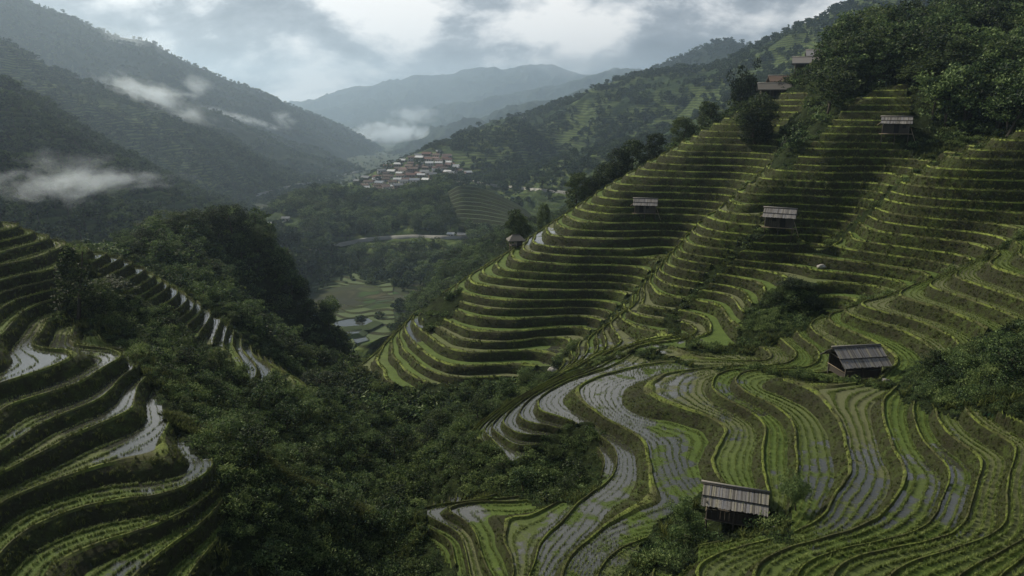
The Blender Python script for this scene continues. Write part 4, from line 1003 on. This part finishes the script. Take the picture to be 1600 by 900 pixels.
def village():
    r = random.Random(5)
    rows = [  # row of the base, columns with width and roof, from the lowest tier to the top one
     ('lowest', [(556,298,14,'grey'),(571,296,13,'white'),(588,297,14,'brown'),(603,299,12,'pink'),(622,296,16,'grey'),(640,299,14,'brown'),(655,300,12,'white')]),
     ('second', [(560,289,13,'grey'),(576,287,15,'brown'),(594,288,16,'blue'),(613,287,14,'brown'),(630,286,15,'grey'),(648,288,16,'blue'),(668,291,13,'brown'),(713,290,18,'pink')]),
     ('third', [(572,280,15,'grey'),(590,279,14,'red'),(607,278,16,'brown'),(626,277,14,'brown'),(642,276,15,'red'),(658,276,12,'white'),(676,279,14,'grey'),(697,281,15,'brown'),(714,278,16,'pink')]),
     ('fourth', [(596,269,13,'grey'),(612,270,13,'white'),(630,269,15,'brown'),(646,270,16,'brown'),(664,271,15,'grey'),(682,269,15,'grey'),(700,271,13,'white'),(717,269,13,'brown'),(731,272,12,'white')]),
     ('fifth', [(606,262,13,'pink'),(622,259,12,'white'),(640,262,14,'brown'),(657,262,13,'brown'),(671,261,13,'white'),(688,262,14,'red'),(703,260,15,'pink'),(712,262,12,'white')]),
     ('sixth', [(628,253,12,'white'),(644,252,13,'brown'),(656,252,14,'white'),(670,251,13,'red'),(686,253,13,'brown'),(699,252,14,'red')]),
     ('top', [(654,245,13,'grey'),(667,243,15,'red'),(682,245,13,'brown'),(698,246,15,'pink'),(686,239,9,'white')])]
    nm = {'red': 'dark red', 'brown': 'brown', 'grey': 'grey', 'white': 'white metal', 'blue': 'blue-grey', 'pink': 'faded red'}
    ordn = ['first', 'second', 'third', 'fourth', 'fifth', 'sixth', 'seventh', 'eighth', 'ninth']
    for rn, items in rows:
        for i, (px, py, w, rc) in enumerate(items):
            st = 2 if r.random() < .3 else 1
            house(px, py, w*.88, ROOFS[rc], WALLS[r.randrange(3)], r.uniform(-.5, .5), st, f'{nm[rc]}-roofed village house, {ordn[i]} from the left in the {rn} row of houses')
    gaps = [('lowest and second', 292.5, 566, 664, 7), ('second and third', 283, 580, 708, 8), ('third and fourth', 273.5, 598, 728, 8), ('fourth and fifth', 265.5, 612, 716, 7), ('fifth and sixth', 257, 634, 706, 5), ('sixth and top', 249, 650, 700, 4)]
    for gn, py, x0, x1, cnt in gaps:
        for i in range(cnt):
            rc = r.choice(['red', 'brown', 'brown', 'pink', 'grey', 'white', 'brown'])
            house(x0+(x1-x0)*(i+.5)/cnt+r.uniform(-3, 3), py+r.uniform(-1.2, 1.2), r.uniform(9, 12), ROOFS[rc], WALLS[r.randrange(3)], r.uniform(-.7, .7), 1, f'small {nm[rc]}-roofed house squeezed between the {gn} village rows, {ordn[i]} from the left')
    for px, py, w, rc, lab in ((438,358,14,'pink','faded red-roofed farmhouse left of the wooded knoll, beside the pale road'),(426,354,11,'white','small white-roofed farmhouse left of the wooded knoll'),
                               (447,345,10,'grey','grey-roofed farmhouse at the left foot of the wooded knoll'),(705,370,9,'white','white-roofed roadside house right of the knoll'),(722,371,12,'grey','grey-roofed roadside house at the end of the valley road'),
                               (418,333,9,'white','tiny white-roofed farmhouse uppermost on the left valley slope'),(822,186,9,'white','small white hut high on the right hillside near its crest trees')):
        house(px, py, w, ROOFS[rc], WALLS[0], r.uniform(-.4, .4), 1, lab)
village()

# ------------------------------------------------------------------ field huts
M_WOOD = plain('weathered_boards', (.060, .052, .045), .85, .25, .01, 5)
M_POST = plain('old_posts', (.085, .075, .062), .85, .25, .01, 6)
M_PALEWOOD = plain('pale_rail', (.26, .21, .15), .8, .2, .01, 6)
M_SLATS = [plain('bleached_slat', c, .75, .3, .01, 9) for c in ((.22, .21, .20), (.17, .165, .17), (.13, .125, .12), (.25, .235, .19), (.19, .19, .21), (.10, .095, .09))]
def boxv(c, s, R=None):
    V = [Vector(((i & 1)-.5, (i >> 1 & 1)-.5, (i >> 2 & 1)-.5)) for i in range(8)]; V = [Vector((v.x*s[0], v.y*s[1], v.z*s[2])) for v in V]
    if R is not None: V = [R @ v for v in V]
    return [tuple(v+Vector(c)) for v in V]
BF = [(0,2,3,1),(4,5,7,6),(0,1,5,4),(2,6,7,3),(0,4,6,2),(1,3,7,5)]
def boxes(name, L, mat, parent):
    V = []; F = []
    for b in L:
        k = len(V); V += boxv(*b); F += [tuple(k+i for i in f) for f in BF]
    me = tri_poly(name, V, F, mat); return link(name, me, parent)
def beam(name, a, b, r, mat, parent, k=6, r2=None):
    a = Vector(a); b = Vector(b); m = (a+b)/2+Vector((random.uniform(-1, 1), random.uniform(-1, 1), 0))*(a-b).length*.008
    V, F = tube([a, m, b], [r, r*.95, r2 or r*.9], k); n = len(V)
    me = bpy.data.meshes.new(name); me.from_pydata(V.tolist(), [], F.tolist()+[tuple(range(k))[::-1], tuple(range(n-k, n))]); me.materials.append(mat); me.shade_smooth()
    return link(name, me, parent)
def hut(key, label, L, D, H, pitch, yaw, over=.45, floor=.55, slats=0, open_front=True, wallh=.85, group=None, gap=0.0, backlen=1.0):
    x, y = HUT_SPOTS[key]; z = ground_z(x, y)
    rnd = random.Random(hash(key) % 1000 if False else len(key)*7+int(L*10))
    root = link('field_hut', None); root.location = (x, y, z); root.rotation_euler = (0, 0, yaw); root.empty_display_size = .1
    tag(root, label, 'hut', group)
    zr = floor+H+D/2*math.tan(pitch); ze = floor+H
    corners = [(-L/2,-D/2),(0,-D/2),(L/2,-D/2),(-L/2,D/2),(L/2,D/2)]
    for (cx_, cy_) in corners: beam('post', (cx_, cy_, -2.2), (cx_, cy_, ze+.05), .075, M_POST, root)
    beam('ridge_pole', (-L/2-over*1.25, 0, zr), (L/2+over*1.1, 0, zr+.02), .06, M_POST, root)
    for s in (-1, 1): beam('eave_beam', (-L/2-over*.8, s*D/2, ze), (L/2+over*.8, s*D/2, ze), .05, M_POST, root)
    fl = boxes('floor', [((0, 0, floor), (L, D, .08))], M_WOOD, root)
    # walls of boards
    def wall(ax, s, h0, h1, length):
        nb = max(4, int(length/.28)); bl = []
        for i in range(nb):
            t = -length/2+length*(i+.5)/nb; hh = h1+rnd.uniform(-.03, .03); c = (t, s*(D/2-.03)+rnd.uniform(-.008, .008), (h0+hh)/2) if ax == 'x' else (s*(L/2-.03)+rnd.uniform(-.008, .008), t, (h0+hh)/2)
            sz = (length/nb*.93, .03, hh-h0) if ax == 'x' else (.03, length/nb*.93, hh-h0); bl.append((c, sz, None))
        return bl
    w = link('wall', None, root); w.empty_display_size = .1
    walls = [('x', 1, floor, ze-.02, L), ('y', 1, floor, ze-.02 if not open_front else ze-.02, D), ('x', -1, floor, floor+wallh if open_front else ze-.06, L)]
    walls.append(('y', -1, floor, floor+wallh*(.8 if open_front else 10) if open_front else ze-.02, D))
    for wl in walls:
        for b in wall(*wl): boxes('plank', [b], M_WOOD, w)
    for s in (-1, 1) if not open_front else (1,):
        tri_ = tri_poly('gable', [(s*(L/2-.02), -D/2, ze), (s*(L/2-.02), D/2, ze), (s*(L/2-.02), 0, zr-.03), (s*(L/2-.06), -D/2, ze), (s*(L/2-.06), D/2, ze), (s*(L/2-.06), 0, zr-.03)], [(0,1,2),(5,4,3),(0,3,4,1),(1,4,5,2),(2,5,3,0)], M_WOOD); link('gable', tri_, root)
    if open_front:
        beam('rail', (-L/2-.05, -D/2-.07, floor+wallh+.02), (L/2+.05, -D/2-.07, floor+wallh+.02), .035, M_POST, root)
        beam('rail', (-L/2-.07, -D/2-.1, floor+wallh*.82), (-L/2-.07, D/2+.1, floor+wallh*.85), .035, M_PALEWOOD, root)
        beam('sill_beam', (-L/2-.15, -D/2-.06, floor-.05), (L/2+.15, -D/2-.06, floor-.05), .055, M_PALEWOOD if key == 'right' else M_POST, root)
        beam('gable_beam', (-L/2-.06, -D/2-.3, ze+.0), (-L/2-.06, D/2, ze+.02), .045, M_PALEWOOD if key == 'right' else M_POST, root)
    if not open_front:
        dx = {'a': -.7, 'b': .6, 'c': .1}[key]
        boxes('door', [((dx, -D/2-.03, floor+.75), (.75, .05, 1.4), None)], M_DARK, root)
        boxes('window', [((dx+(1.15 if dx < .3 else -1.25), -D/2-.03, floor+1.1), (.55, .05, .5), None)], M_DARK, root)
        beam('rail', (-L/2-.5, -D/2-.25, floor-.12), (L/2+.7, -D/2-.2, floor-.10), .06, M_PALEWOOD, root)
        beam('prop_pole', (L/2+1.1, -D/2-.2, -.9), (L/2+.25, -D/2+.2, floor+.9), .05, M_PALEWOOD, root)
        beam('prop_pole', (-L/2-.95, D*.1, ze-.55), (-L/2-over*.6, -.2, ze+.05), .05, M_PALEWOOD, root)
    # roof
    rf = link('roof', None, root); rf.empty_display_size = .1
    sl = (D/2+over)/math.cos(pitch); 
    for s in (-1, 1):
        ang = pitch*s
        R_ = Matrix.Rotation(-s*0, 3, 'X')
        slopev = Vector((0, s*math.cos(pitch), -math.sin(pitch))); nrm = Vector((0, s*math.sin(pitch), math.cos(pitch)))
        n = slats or 26; wd = (L+2*over)/n
        base = []
        for i in range(n):
            for j, (a, b, lift) in enumerate(((.54, 1.0, .03), (0.0, .58, .075))):
                ln = sl*(b-a)+rnd.uniform(-.02, .10)*(1 if j == 0 else .5); cx_ = -L/2-over+wd*(i+.5)+rnd.uniform(-.012, .012)
                cen = Vector((cx_, 0, zr))+slopev*(sl*a+ln/2)+nrm*(lift+rnd.uniform(0, .022))
                tw = rnd.uniform(-.03, .03)
                e1 = (Vector((1, 0, 0))+slopev*tw).normalized(); M3 = Matrix((e1, slopev, e1.cross(slopev))).transposed()
                b_ = (tuple(cen), (wd*rnd.uniform(.80, .98), ln, .035), M3)
                if slats: boxes('roof_slat', [b_], M_SLATS[rnd.choice([0, 0, 1, 1, 2, 3, 4, 5])], rf)
                else: base.append((b_, rnd.choice([0, 1, 1, 2, 4, 5])))
        if not slats:
            V = []; F = []; mi = []
            for b_, m_ in base:
                k = len(V); V += boxv(*b_); F += [tuple(k+q for q in f) for f in BF]; mi += [m_]*6
            me = tri_poly('thatch', V, F, M_SLATS[0]); [me.materials.append(q) for q in M_SLATS[1:]]; me.polygons.foreach_set('material_index', mi); link('slats', me, rf)
        for f_ in (.05, .58):
            p = Vector((0, 0, zr))+slopev*(sl*f_)+nrm*.135
            beam('batten', (-L/2-over-.06, p.y, p.z), (L/2+over+.06, p.y, p.z), .03, M_DARK if f_ > .3 else M_WOOD, rf)
    beam('ridge_cap', (-L/2-over-.15, 0, zr+.17), (L/2+over+.05, 0, zr+.15), .09, M_SLATS[0], rf)
    return root
hut('near', 'largest field hut with slatted roof tilting down to the right and a boarded front', 3.5, 2.3, 1.35, math.radians(27), math.radians(-19), over=.42, floor=.45, slats=46, wallh=.72)
hut('right', 'open-sided field hut with ragged thatch-like slats and a pole rising past its left gable', 3.7, 2.8, 1.75, math.radians(33), math.radians(9), over=.65, floor=.5, slats=44, wallh=.75)
hut('a', 'small grey-roofed closed hut on the farthest terraced spur, halfway up', 3.9, 2.6, 1.7, math.radians(33), math.radians(-13), over=.4, floor=.4, open_front=False)
hut('b', 'small grey-roofed board hut on the middle spur, pale lower-left eave', 3.9, 2.7, 1.75, math.radians(33), math.radians(-26), over=.45, floor=.4, open_front=False)
hut('c', 'small grey-roofed hut highest on the terraces, at the edge of the dark woods', 4.0, 2.8, 1.8, math.radians(30), math.radians(-27), over=.4, floor=.4, open_front=False)
def pavilion():
    x, y = HUT_SPOTS['pav']; z = ground_z(x, y); root = link('pavilion', None); root.location = (x, y, z); root.rotation_euler = (0, 0, .2); root.empty_display_size = .1
    tag(root, 'small dark hip-roofed shelter on pale posts at the ridge edge of the farthest spur', 'shelter')
    for a in (-1.1, 0, 1.1):
        for b in (-.9, .9): beam('post', (a, b, -2), (a, b, 2.1), .07, M_PALEWOOD, root)
    w, d, h0, h1 = 1.75, 1.55, 2.0, 3.05
    V = [(-w,-d,h0),(w,-d,h0),(w,d,h0),(-w,d,h0),(-.7,0,h1),(.7,0,h1)]; V += [(a, b, c-.14) for a, b, c in V[:4]]
    link('roof', tri_poly('roof', V, [(0,1,5,4),(1,2,5),(2,3,4,5),(3,0,4),(6,7,1,0),(7,8,2,1),(8,9,3,2),(9,6,0,3),(9,8,7,6)], M_SLATS[5]), root)
    boxes('floor', [((0, 0, .9), (2.5, 2.0, .1), None)], M_WOOD, root)
    boxes('wall', [((.62, -.88, 1.45), (1.1, .05, 1.1), None), ((1.12, 0, 1.45), (.05, 1.8, 1.1), None)], M_WOOD, root)
    beam('ridge_pole', (-.8, 0, h1+.03), (.8, 0, h1+.03), .06, M_WOOD, root)
pavilion()
def farmhouse(px, py, Y, L, D, H, yaw, label, roofmat, dz=0, pitch=27):
    x, y, z = at(px, py, Y); z = z+dz
    root = link('farmhouse', None); root.location = (x, y, z); root.rotation_euler = (0, 0, yaw); root.empty_display_size = .1
    tag(root, label, 'house')
    t = math.tan(math.radians(pitch)); zr = H+D/2*t
    for i in range(4):
        for s in (-1, 1): beam('post', (-L/2+L*i/3, s*D/2, -5), (-L/2+L*i/3, s*D/2, H), .11, M_POST, root)
    boxes('floor', [((0, 0, .9), (L*1.04, D*1.04, .15), None)], M_WOOD, root)
    bl = [((-L/2+L*(i+.5)/16, -D/2+.06, (H+1)/2), (L/16*.93, .05, H-1.05), None) for i in range(16)]+[((-L/2+L*(i+.5)/16, D/2-.06, (H+1)/2), (L/16*.93, .05, H-1.05), None) for i in range(16)]
    bl += [((s*(L/2-.06), -D/2+D*(i+.5)/9, (H+1)/2), (.05, D/9*.93, H-1.05), None) for s in (-1, 1) for i in range(9)]
    boxes('wall', bl, M_WOOD, root)
    for i in (1, 3): boxes('window', [((-L/2+L*i/4.5, -D/2+.02, H*.62), (.8, .06, .8), None)], M_DARK, root)
    boxes('door', [((L*.05, -D/2+.02, 1.9), (.9, .06, 1.9), None)], M_DARK, root)
    rw, rd, ov = L/2+.8, D/2+.9, .9; ze = H-.9*t
    V = [(-rw,-rd,ze),(rw,-rd,ze),(rw,0,zr),(-rw,0,zr),(-rw,rd,ze),(rw,rd,ze)]; V = V+[(a, b, c+.2) for a, b, c in V]
    rf = link('roof', tri_poly('roof', V, [(6,7,8,9),(9,8,11,10),(1,0,3,2),(2,3,4,5),(0,1,7,6),(4,10,11,5),(0,6,9,3),(3,9,10,4),(2,8,7,1),(5,11,8,2)], roofmat), root)
    beam('ridge_cap', (-rw-.1, 0, zr+.24), (rw+.1, 0, zr+.24), .14, M_SLATS[0], rf)
farmhouse(1262, 120, 188, 6.2, 4.2, 3.4, -.35, 'grey-roofed stilt house in the hamlet above the terraces, lower of the upper pair', M_SLATS[1])
farmhouse(1283, 108, 196, 6.5, 4.4, 3.4, -.30, 'pale-roofed stilt house topmost in the hamlet, against the dark trees', M_SLATS[4])
farmhouse(1208, 158, 180, 6.0, 4.0, 2.9, -.25, 'brown low stilt house at the left end of the hamlet above the terraces', M_SLATS[5])
farmhouse(1222, 143, 188, 5.5, 3.8, 2.6, -.15, 'mossy brown-roofed stilt house just behind the low one at the hamlet edge', ROOFS['brown'])

# ------------------------------------------------------------------ trees one can tell apart
def tree(px, py, hpx, Y, kind, label, group=None, wide=1.1, mat=None, z=None):
    x, y, z0 = at(px, py, Y)
    if Y < 60:
        q = hit_near(px, py); x, y, z0 = q if q is not None else (x, y, z0); Y = y
    if z is None and Y < 250: z0 = ground_z(x, y)
    h = max(2.0, at(px, py-hpx, Y)[2]-z0)*1.06; tm, cm = BIG[kind]; wide = wide*(hpx/F_PX*Y)/h
    key = ('crown', kind, (mat or M_LEAF_D).name)
    if key not in CROWNS: CROWNS[key] = crown_mesh(cm, mat or M_LEAF_D)
    root = link('pine_tree' if kind == 5 else 'tree', None); root.location = (x, y, z0-.2); root.rotation_euler = (0, 0, random.random()*6.28); root.scale = (h*wide, h*wide, h); root.empty_display_size = .05
    tag(root, label, 'tree', group); link('trunk', tm, root); link('crown', CROWNS[key], root)
CROWNS = {}
G1 = 'trees along the outer edge of the farthest terraced spur'
tree(903,332,62,166,6,'lowest broad dark tree on the edge of the farthest spur',G1,1.15)
tree(926,322,46,172,1,'low rounded tree just uphill of the lowest broad tree on the spur edge',G1,1.2)
tree(946,316,62,172,7,'slender tree between the rounded tree and the tall clump on the spur edge',G1)
tree(966,300,68,174,6,'left tree of the tall dark clump on the spur edge',G1)
tree(986,288,70,176,7,'tallest tree of the dark clump on the spur edge',G1)
tree(1022,264,56,178,6,'single oval tree uphill of the dark clump on the spur edge',G1)
tree(1064,238,56,184,7,'narrow upright tree second from the top of the spur edge',G1)
tree(1105,212,54,184,6,'tree at the top of the spur edge beside the first bright terrace lips',G1)
tree(1168,236,92,160,1,'big round-crowned tree standing among the upper terraces of the farthest spur',None,1.0)
tree(1178,246,76,158,6,'dense dark bush-like tree at the right foot of the big round-crowned tree',None,1.2)
tree(1158,170,72,205,4,'tall thin open-crowned tree rising behind the big round-crowned one',None,.95)
tree(805,378,50,172,6,'bushy tree behind the hip-roofed shelter',None,1.1)
tree(822,372,40,178,2,'small upright tree right behind the hip-roofed shelter')
tree(850,352,34,182,7,'small round tree on the spur edge between shelter and lowest broad tree')
G2 = 'crowns on the dark wooded spur left of the gully'
tree(236,392,50,146,1,'leftmost rounded crown of the dark wooded spur',G2,1.3)
tree(264,385,56,147,0,'second crown from the left on the dark wooded spur',G2,1.3)
tree(298,380,54,148,3,'broad crown in the middle of the dark wooded spur',G2,1.35)
tree(334,378,56,149,1,'dense crown right of the broad middle one on the dark wooded spur',G2,1.2)
tree(366,382,64,150,0,'tallest crown at the right end of the dark wooded spur, limbs showing',G2,1.05)
tree(400,402,48,150,3,'lower tree stepping down at the right of the tallest crown',G2,1.2)
tree(120,485,98,66.5,5,'dark conical tree standing at the edge of the upper left terraces',None,1.45)
tree(155,510,74,68,1,'shaggy tree right of the dark conical tree on the left hill',None,1.2)
tree(190,560,80,74,3,'broad shrubby tree in the hollow between the two left terrace groups',None,1.2)
tree(500,650,70,88,0,'dark rounded tree near the lower end of the left terraced ridge',None,1.2)
tree(1236,510,64,97,1,'dark tree in the shrubby hollow between two terraced spurs',None,1.3)
tree(1268,520,44,94,3,'smaller tree right of the dark tree in the shrubby hollow',None,1.3)
tree(1245,800,62,46,3,'leafy small tree right behind the largest hut',None,1.1,M_LEAF_M)
tree(1070,850,70,42,1,'leafy bush-like tree left of the largest hut',None,1.2,M_LEAF_M)
G3 = 'big trees of the dark wood at the top right'
UP = [(1300,190,84,160,0,'leftmost tree of the dark wood, beside the bare scrub strip'),(1322,160,90,168,2,'upright tree just above the leftmost tree of the dark wood'),(1352,128,80,178,1,'rounded tree at the upper left corner of the dark wood'),
 (1385,112,88,180,0,'tree on the dark wood skyline above the top terraces'),(1418,100,96,184,4,'tall tree breaking the dark wood skyline, left of the highest one'),(1448,190,110,140,1,'huge dark tree directly behind the highest small hut'),
 (1462,92,100,184,2,'highest tree on the dark wood skyline in view'),(1492,205,124,137,0,'wide tree right of the one behind the highest small hut'),(1500,120,104,165,1,'round tree mid-slope in the dark wood'),
 (1545,200,130,138,3,'large light-leaved tree overhanging the upper right terraces'),(1552,110,110,165,0,'dense tree mid-slope near the right side of the wood'),(1597,190,125,140,6,'big tree at the right edge above the third spur'),
 (1425,165,80,150,2,'narrow dark tree at the left flank of the huge dark tree'),(1590,90,110,160,4,'tall tree near the right edge, upper wood'),(1395,160,58,155,3,'low tree at the top left of the highest small hut')]
for i, (px, py, hp, Y, k, lab) in enumerate(UP): tree(px, py, hp, Y, k, lab, G3, 1.25, M_LEAF_M if i in (9, 2) else None)

# ------------------------------------------------------------------ rocks
M_ROCK = plain('pale_rock', (.30, .29, .28), .9, .2, .05, 3)
def rock(px, py, Y, s, label, cat='rock'):
    q = hit_near(px, py); x, y, z = q if q is not None else at(px, py, Y); z = ground_z(x, y); r = np.random.default_rng(int(px)); 
    import bmesh
    bm = bmesh.new(); bmesh.ops.create_icosphere(bm, subdivisions=3, radius=1)
    for v in bm.verts:
        c = v.co.copy(); k = 1+.35*(float(perlin(np.array([c.x*1.3+px]), np.array([c.y*1.3+c.z]))[0]))+.12*float(perlin(np.array([c.x*4+px]), np.array([c.z*4+c.y]))[0]); v.co = Vector((c.x*s*1.3*k, c.y*s*k, c.z*s*.7*k))
    me = bpy.data.meshes.new('rock'); bm.to_mesh(me); bm.free(); me.materials.append(M_ROCK); o = link('rock', me); o.location = (x, y, z+s*.25); tag(o, label, cat)
rock(1382, 598, 66, .42, 'pale rock beside the right corner of the open-sided hut')
rock(1399, 612, 64.5, .30, 'pale stone downhill of the rock beside the open-sided hut')
rock(1283, 585, 67, .28, 'small white stone at the left corner post of the open-sided hut')
rock(1213, 826, 43.6, .22, 'small grey stone at the right corner of the largest hut')
rock(864, 580, 101, .6, 'pale stone at the foot of the gully below the middle spur')
rock(1283, 418, 104, .5, 'whitish stone on a terrace of the third spur')

# ------------------------------------------------------------------ mist lying on the slopes
def mist(px, py, Y, sx, sy, sz, dens, label, scale=1.0, seed=0, rot=0.0, thr=.5):
    n = NT('mist_air'); tcn = n.n('ShaderNodeTexCoord').outputs['Object']
    ln = n.n('ShaderNodeVectorMath', {0: tcn}, operation='LENGTH').outputs['Value']
    mp = n.n('ShaderNodeMapping', {'Vector': tcn, 'Location': (seed*3.1, seed*1.7, 0), 'Scale': (sx/sz*.45, sy/sz*.35, .8)}).outputs[0]
    nz = n.math('ADD', n.math('MULTIPLY', n.math('SUBTRACT', n.noise(1.5*scale, 6, .62, vec=mp, dist=.5), .5), 1.9), .5)
    f = n.math('SUBTRACT', n.math('ADD', nz, n.mapr(ln, 0, 1, .50, -.62)), thr)
    d = n.math('MULTIPLY', n.mapr(f, 0, .45, 0, 1), dens, clamp=False)
    v = n.n('ShaderNodeVolumePrincipled', {'Color': (.80, .89, 1, 1), 'Density': d, 'Anisotropy': .55}); n.t.links.new(v.outputs[0], n.out.inputs['Volume'])
    import bmesh
    bm = bmesh.new(); bmesh.ops.create_icosphere(bm, subdivisions=3, radius=1.0); me = bpy.data.meshes.new('mist'); bm.to_mesh(me); bm.free(); me.materials.append(n.m)
    o = link('mist', me); o.location = at(px, py, Y); o.scale = (sx*1.35, sy*1.35, sz*1.45); o.rotation_euler = (0, rot, .1); tag(o, label, None, None, 'stuff')
mist(70, 292, 300, 48, 26, 11, .030, 'torn mist bank lying low on the nearest left slope', 1.5, 1, rot=-.05)
mist(160, 282, 330, 50, 26, 7, .020, 'thin right-hand tail of the low mist bank on the left slope', 1.7, 8)
mist(250, 156, 1060, 120, 80, 30, .014, 'long white mist bank behind the second left crest', 1.6, 2, rot=.38)
mist(306, 136, 1200, 40, 40, 26, .016, 'puff of cloud rising at the right of the long mist bank', 1.4, 3)
mist(355, 182, 1500, 80, 60, 16, .012, 'small wisp below the rising puff', 1.7, 4, rot=.3)
mist(442, 188, 1900, 42, 40, 34, .012, 'small plume of mist on the mountain flank at the valley bend', 1.4, 5)
mist(400, 190, 1700, 95, 50, 12, .012, 'thin streak of mist left of the small plume', 1.7, 6, rot=.35)
mist(622, 208, 2900, 210, 200, 62, .020, 'bright cloud filling the far end of the valley', 1.3, 7)
mist(562, 212, 2900, 130, 120, 34, .016, 'low cloud left of the bright valley-end cloud', 1.4, 9, rot=.2)
mist(645, 180, 3400, 170, 150, 60, .008, 'faint rags of mist above the valley-end cloud', 1.8, 10)
mist(215, 140, 1050, 70, 60, 18, .012, 'thin left-hand start of the long mist bank', 1.8, 14, rot=.3)
mist(90, 262, 330, 40, 26, 10, .010, 'faint upper veil over the low mist bank', 2.0, 15)
mist(195, 60, 1880, 160, 100, 42, .004, 'cloud rag caught on the crest of the tall left mountain', 1.5, 11, rot=.2)
mist(920, 104, 4300, 700, 300, 90, .0016, 'grey cloud dragging over the far range', 1.2, 12, rot=-.05)
print('all done', time.time()-T0)
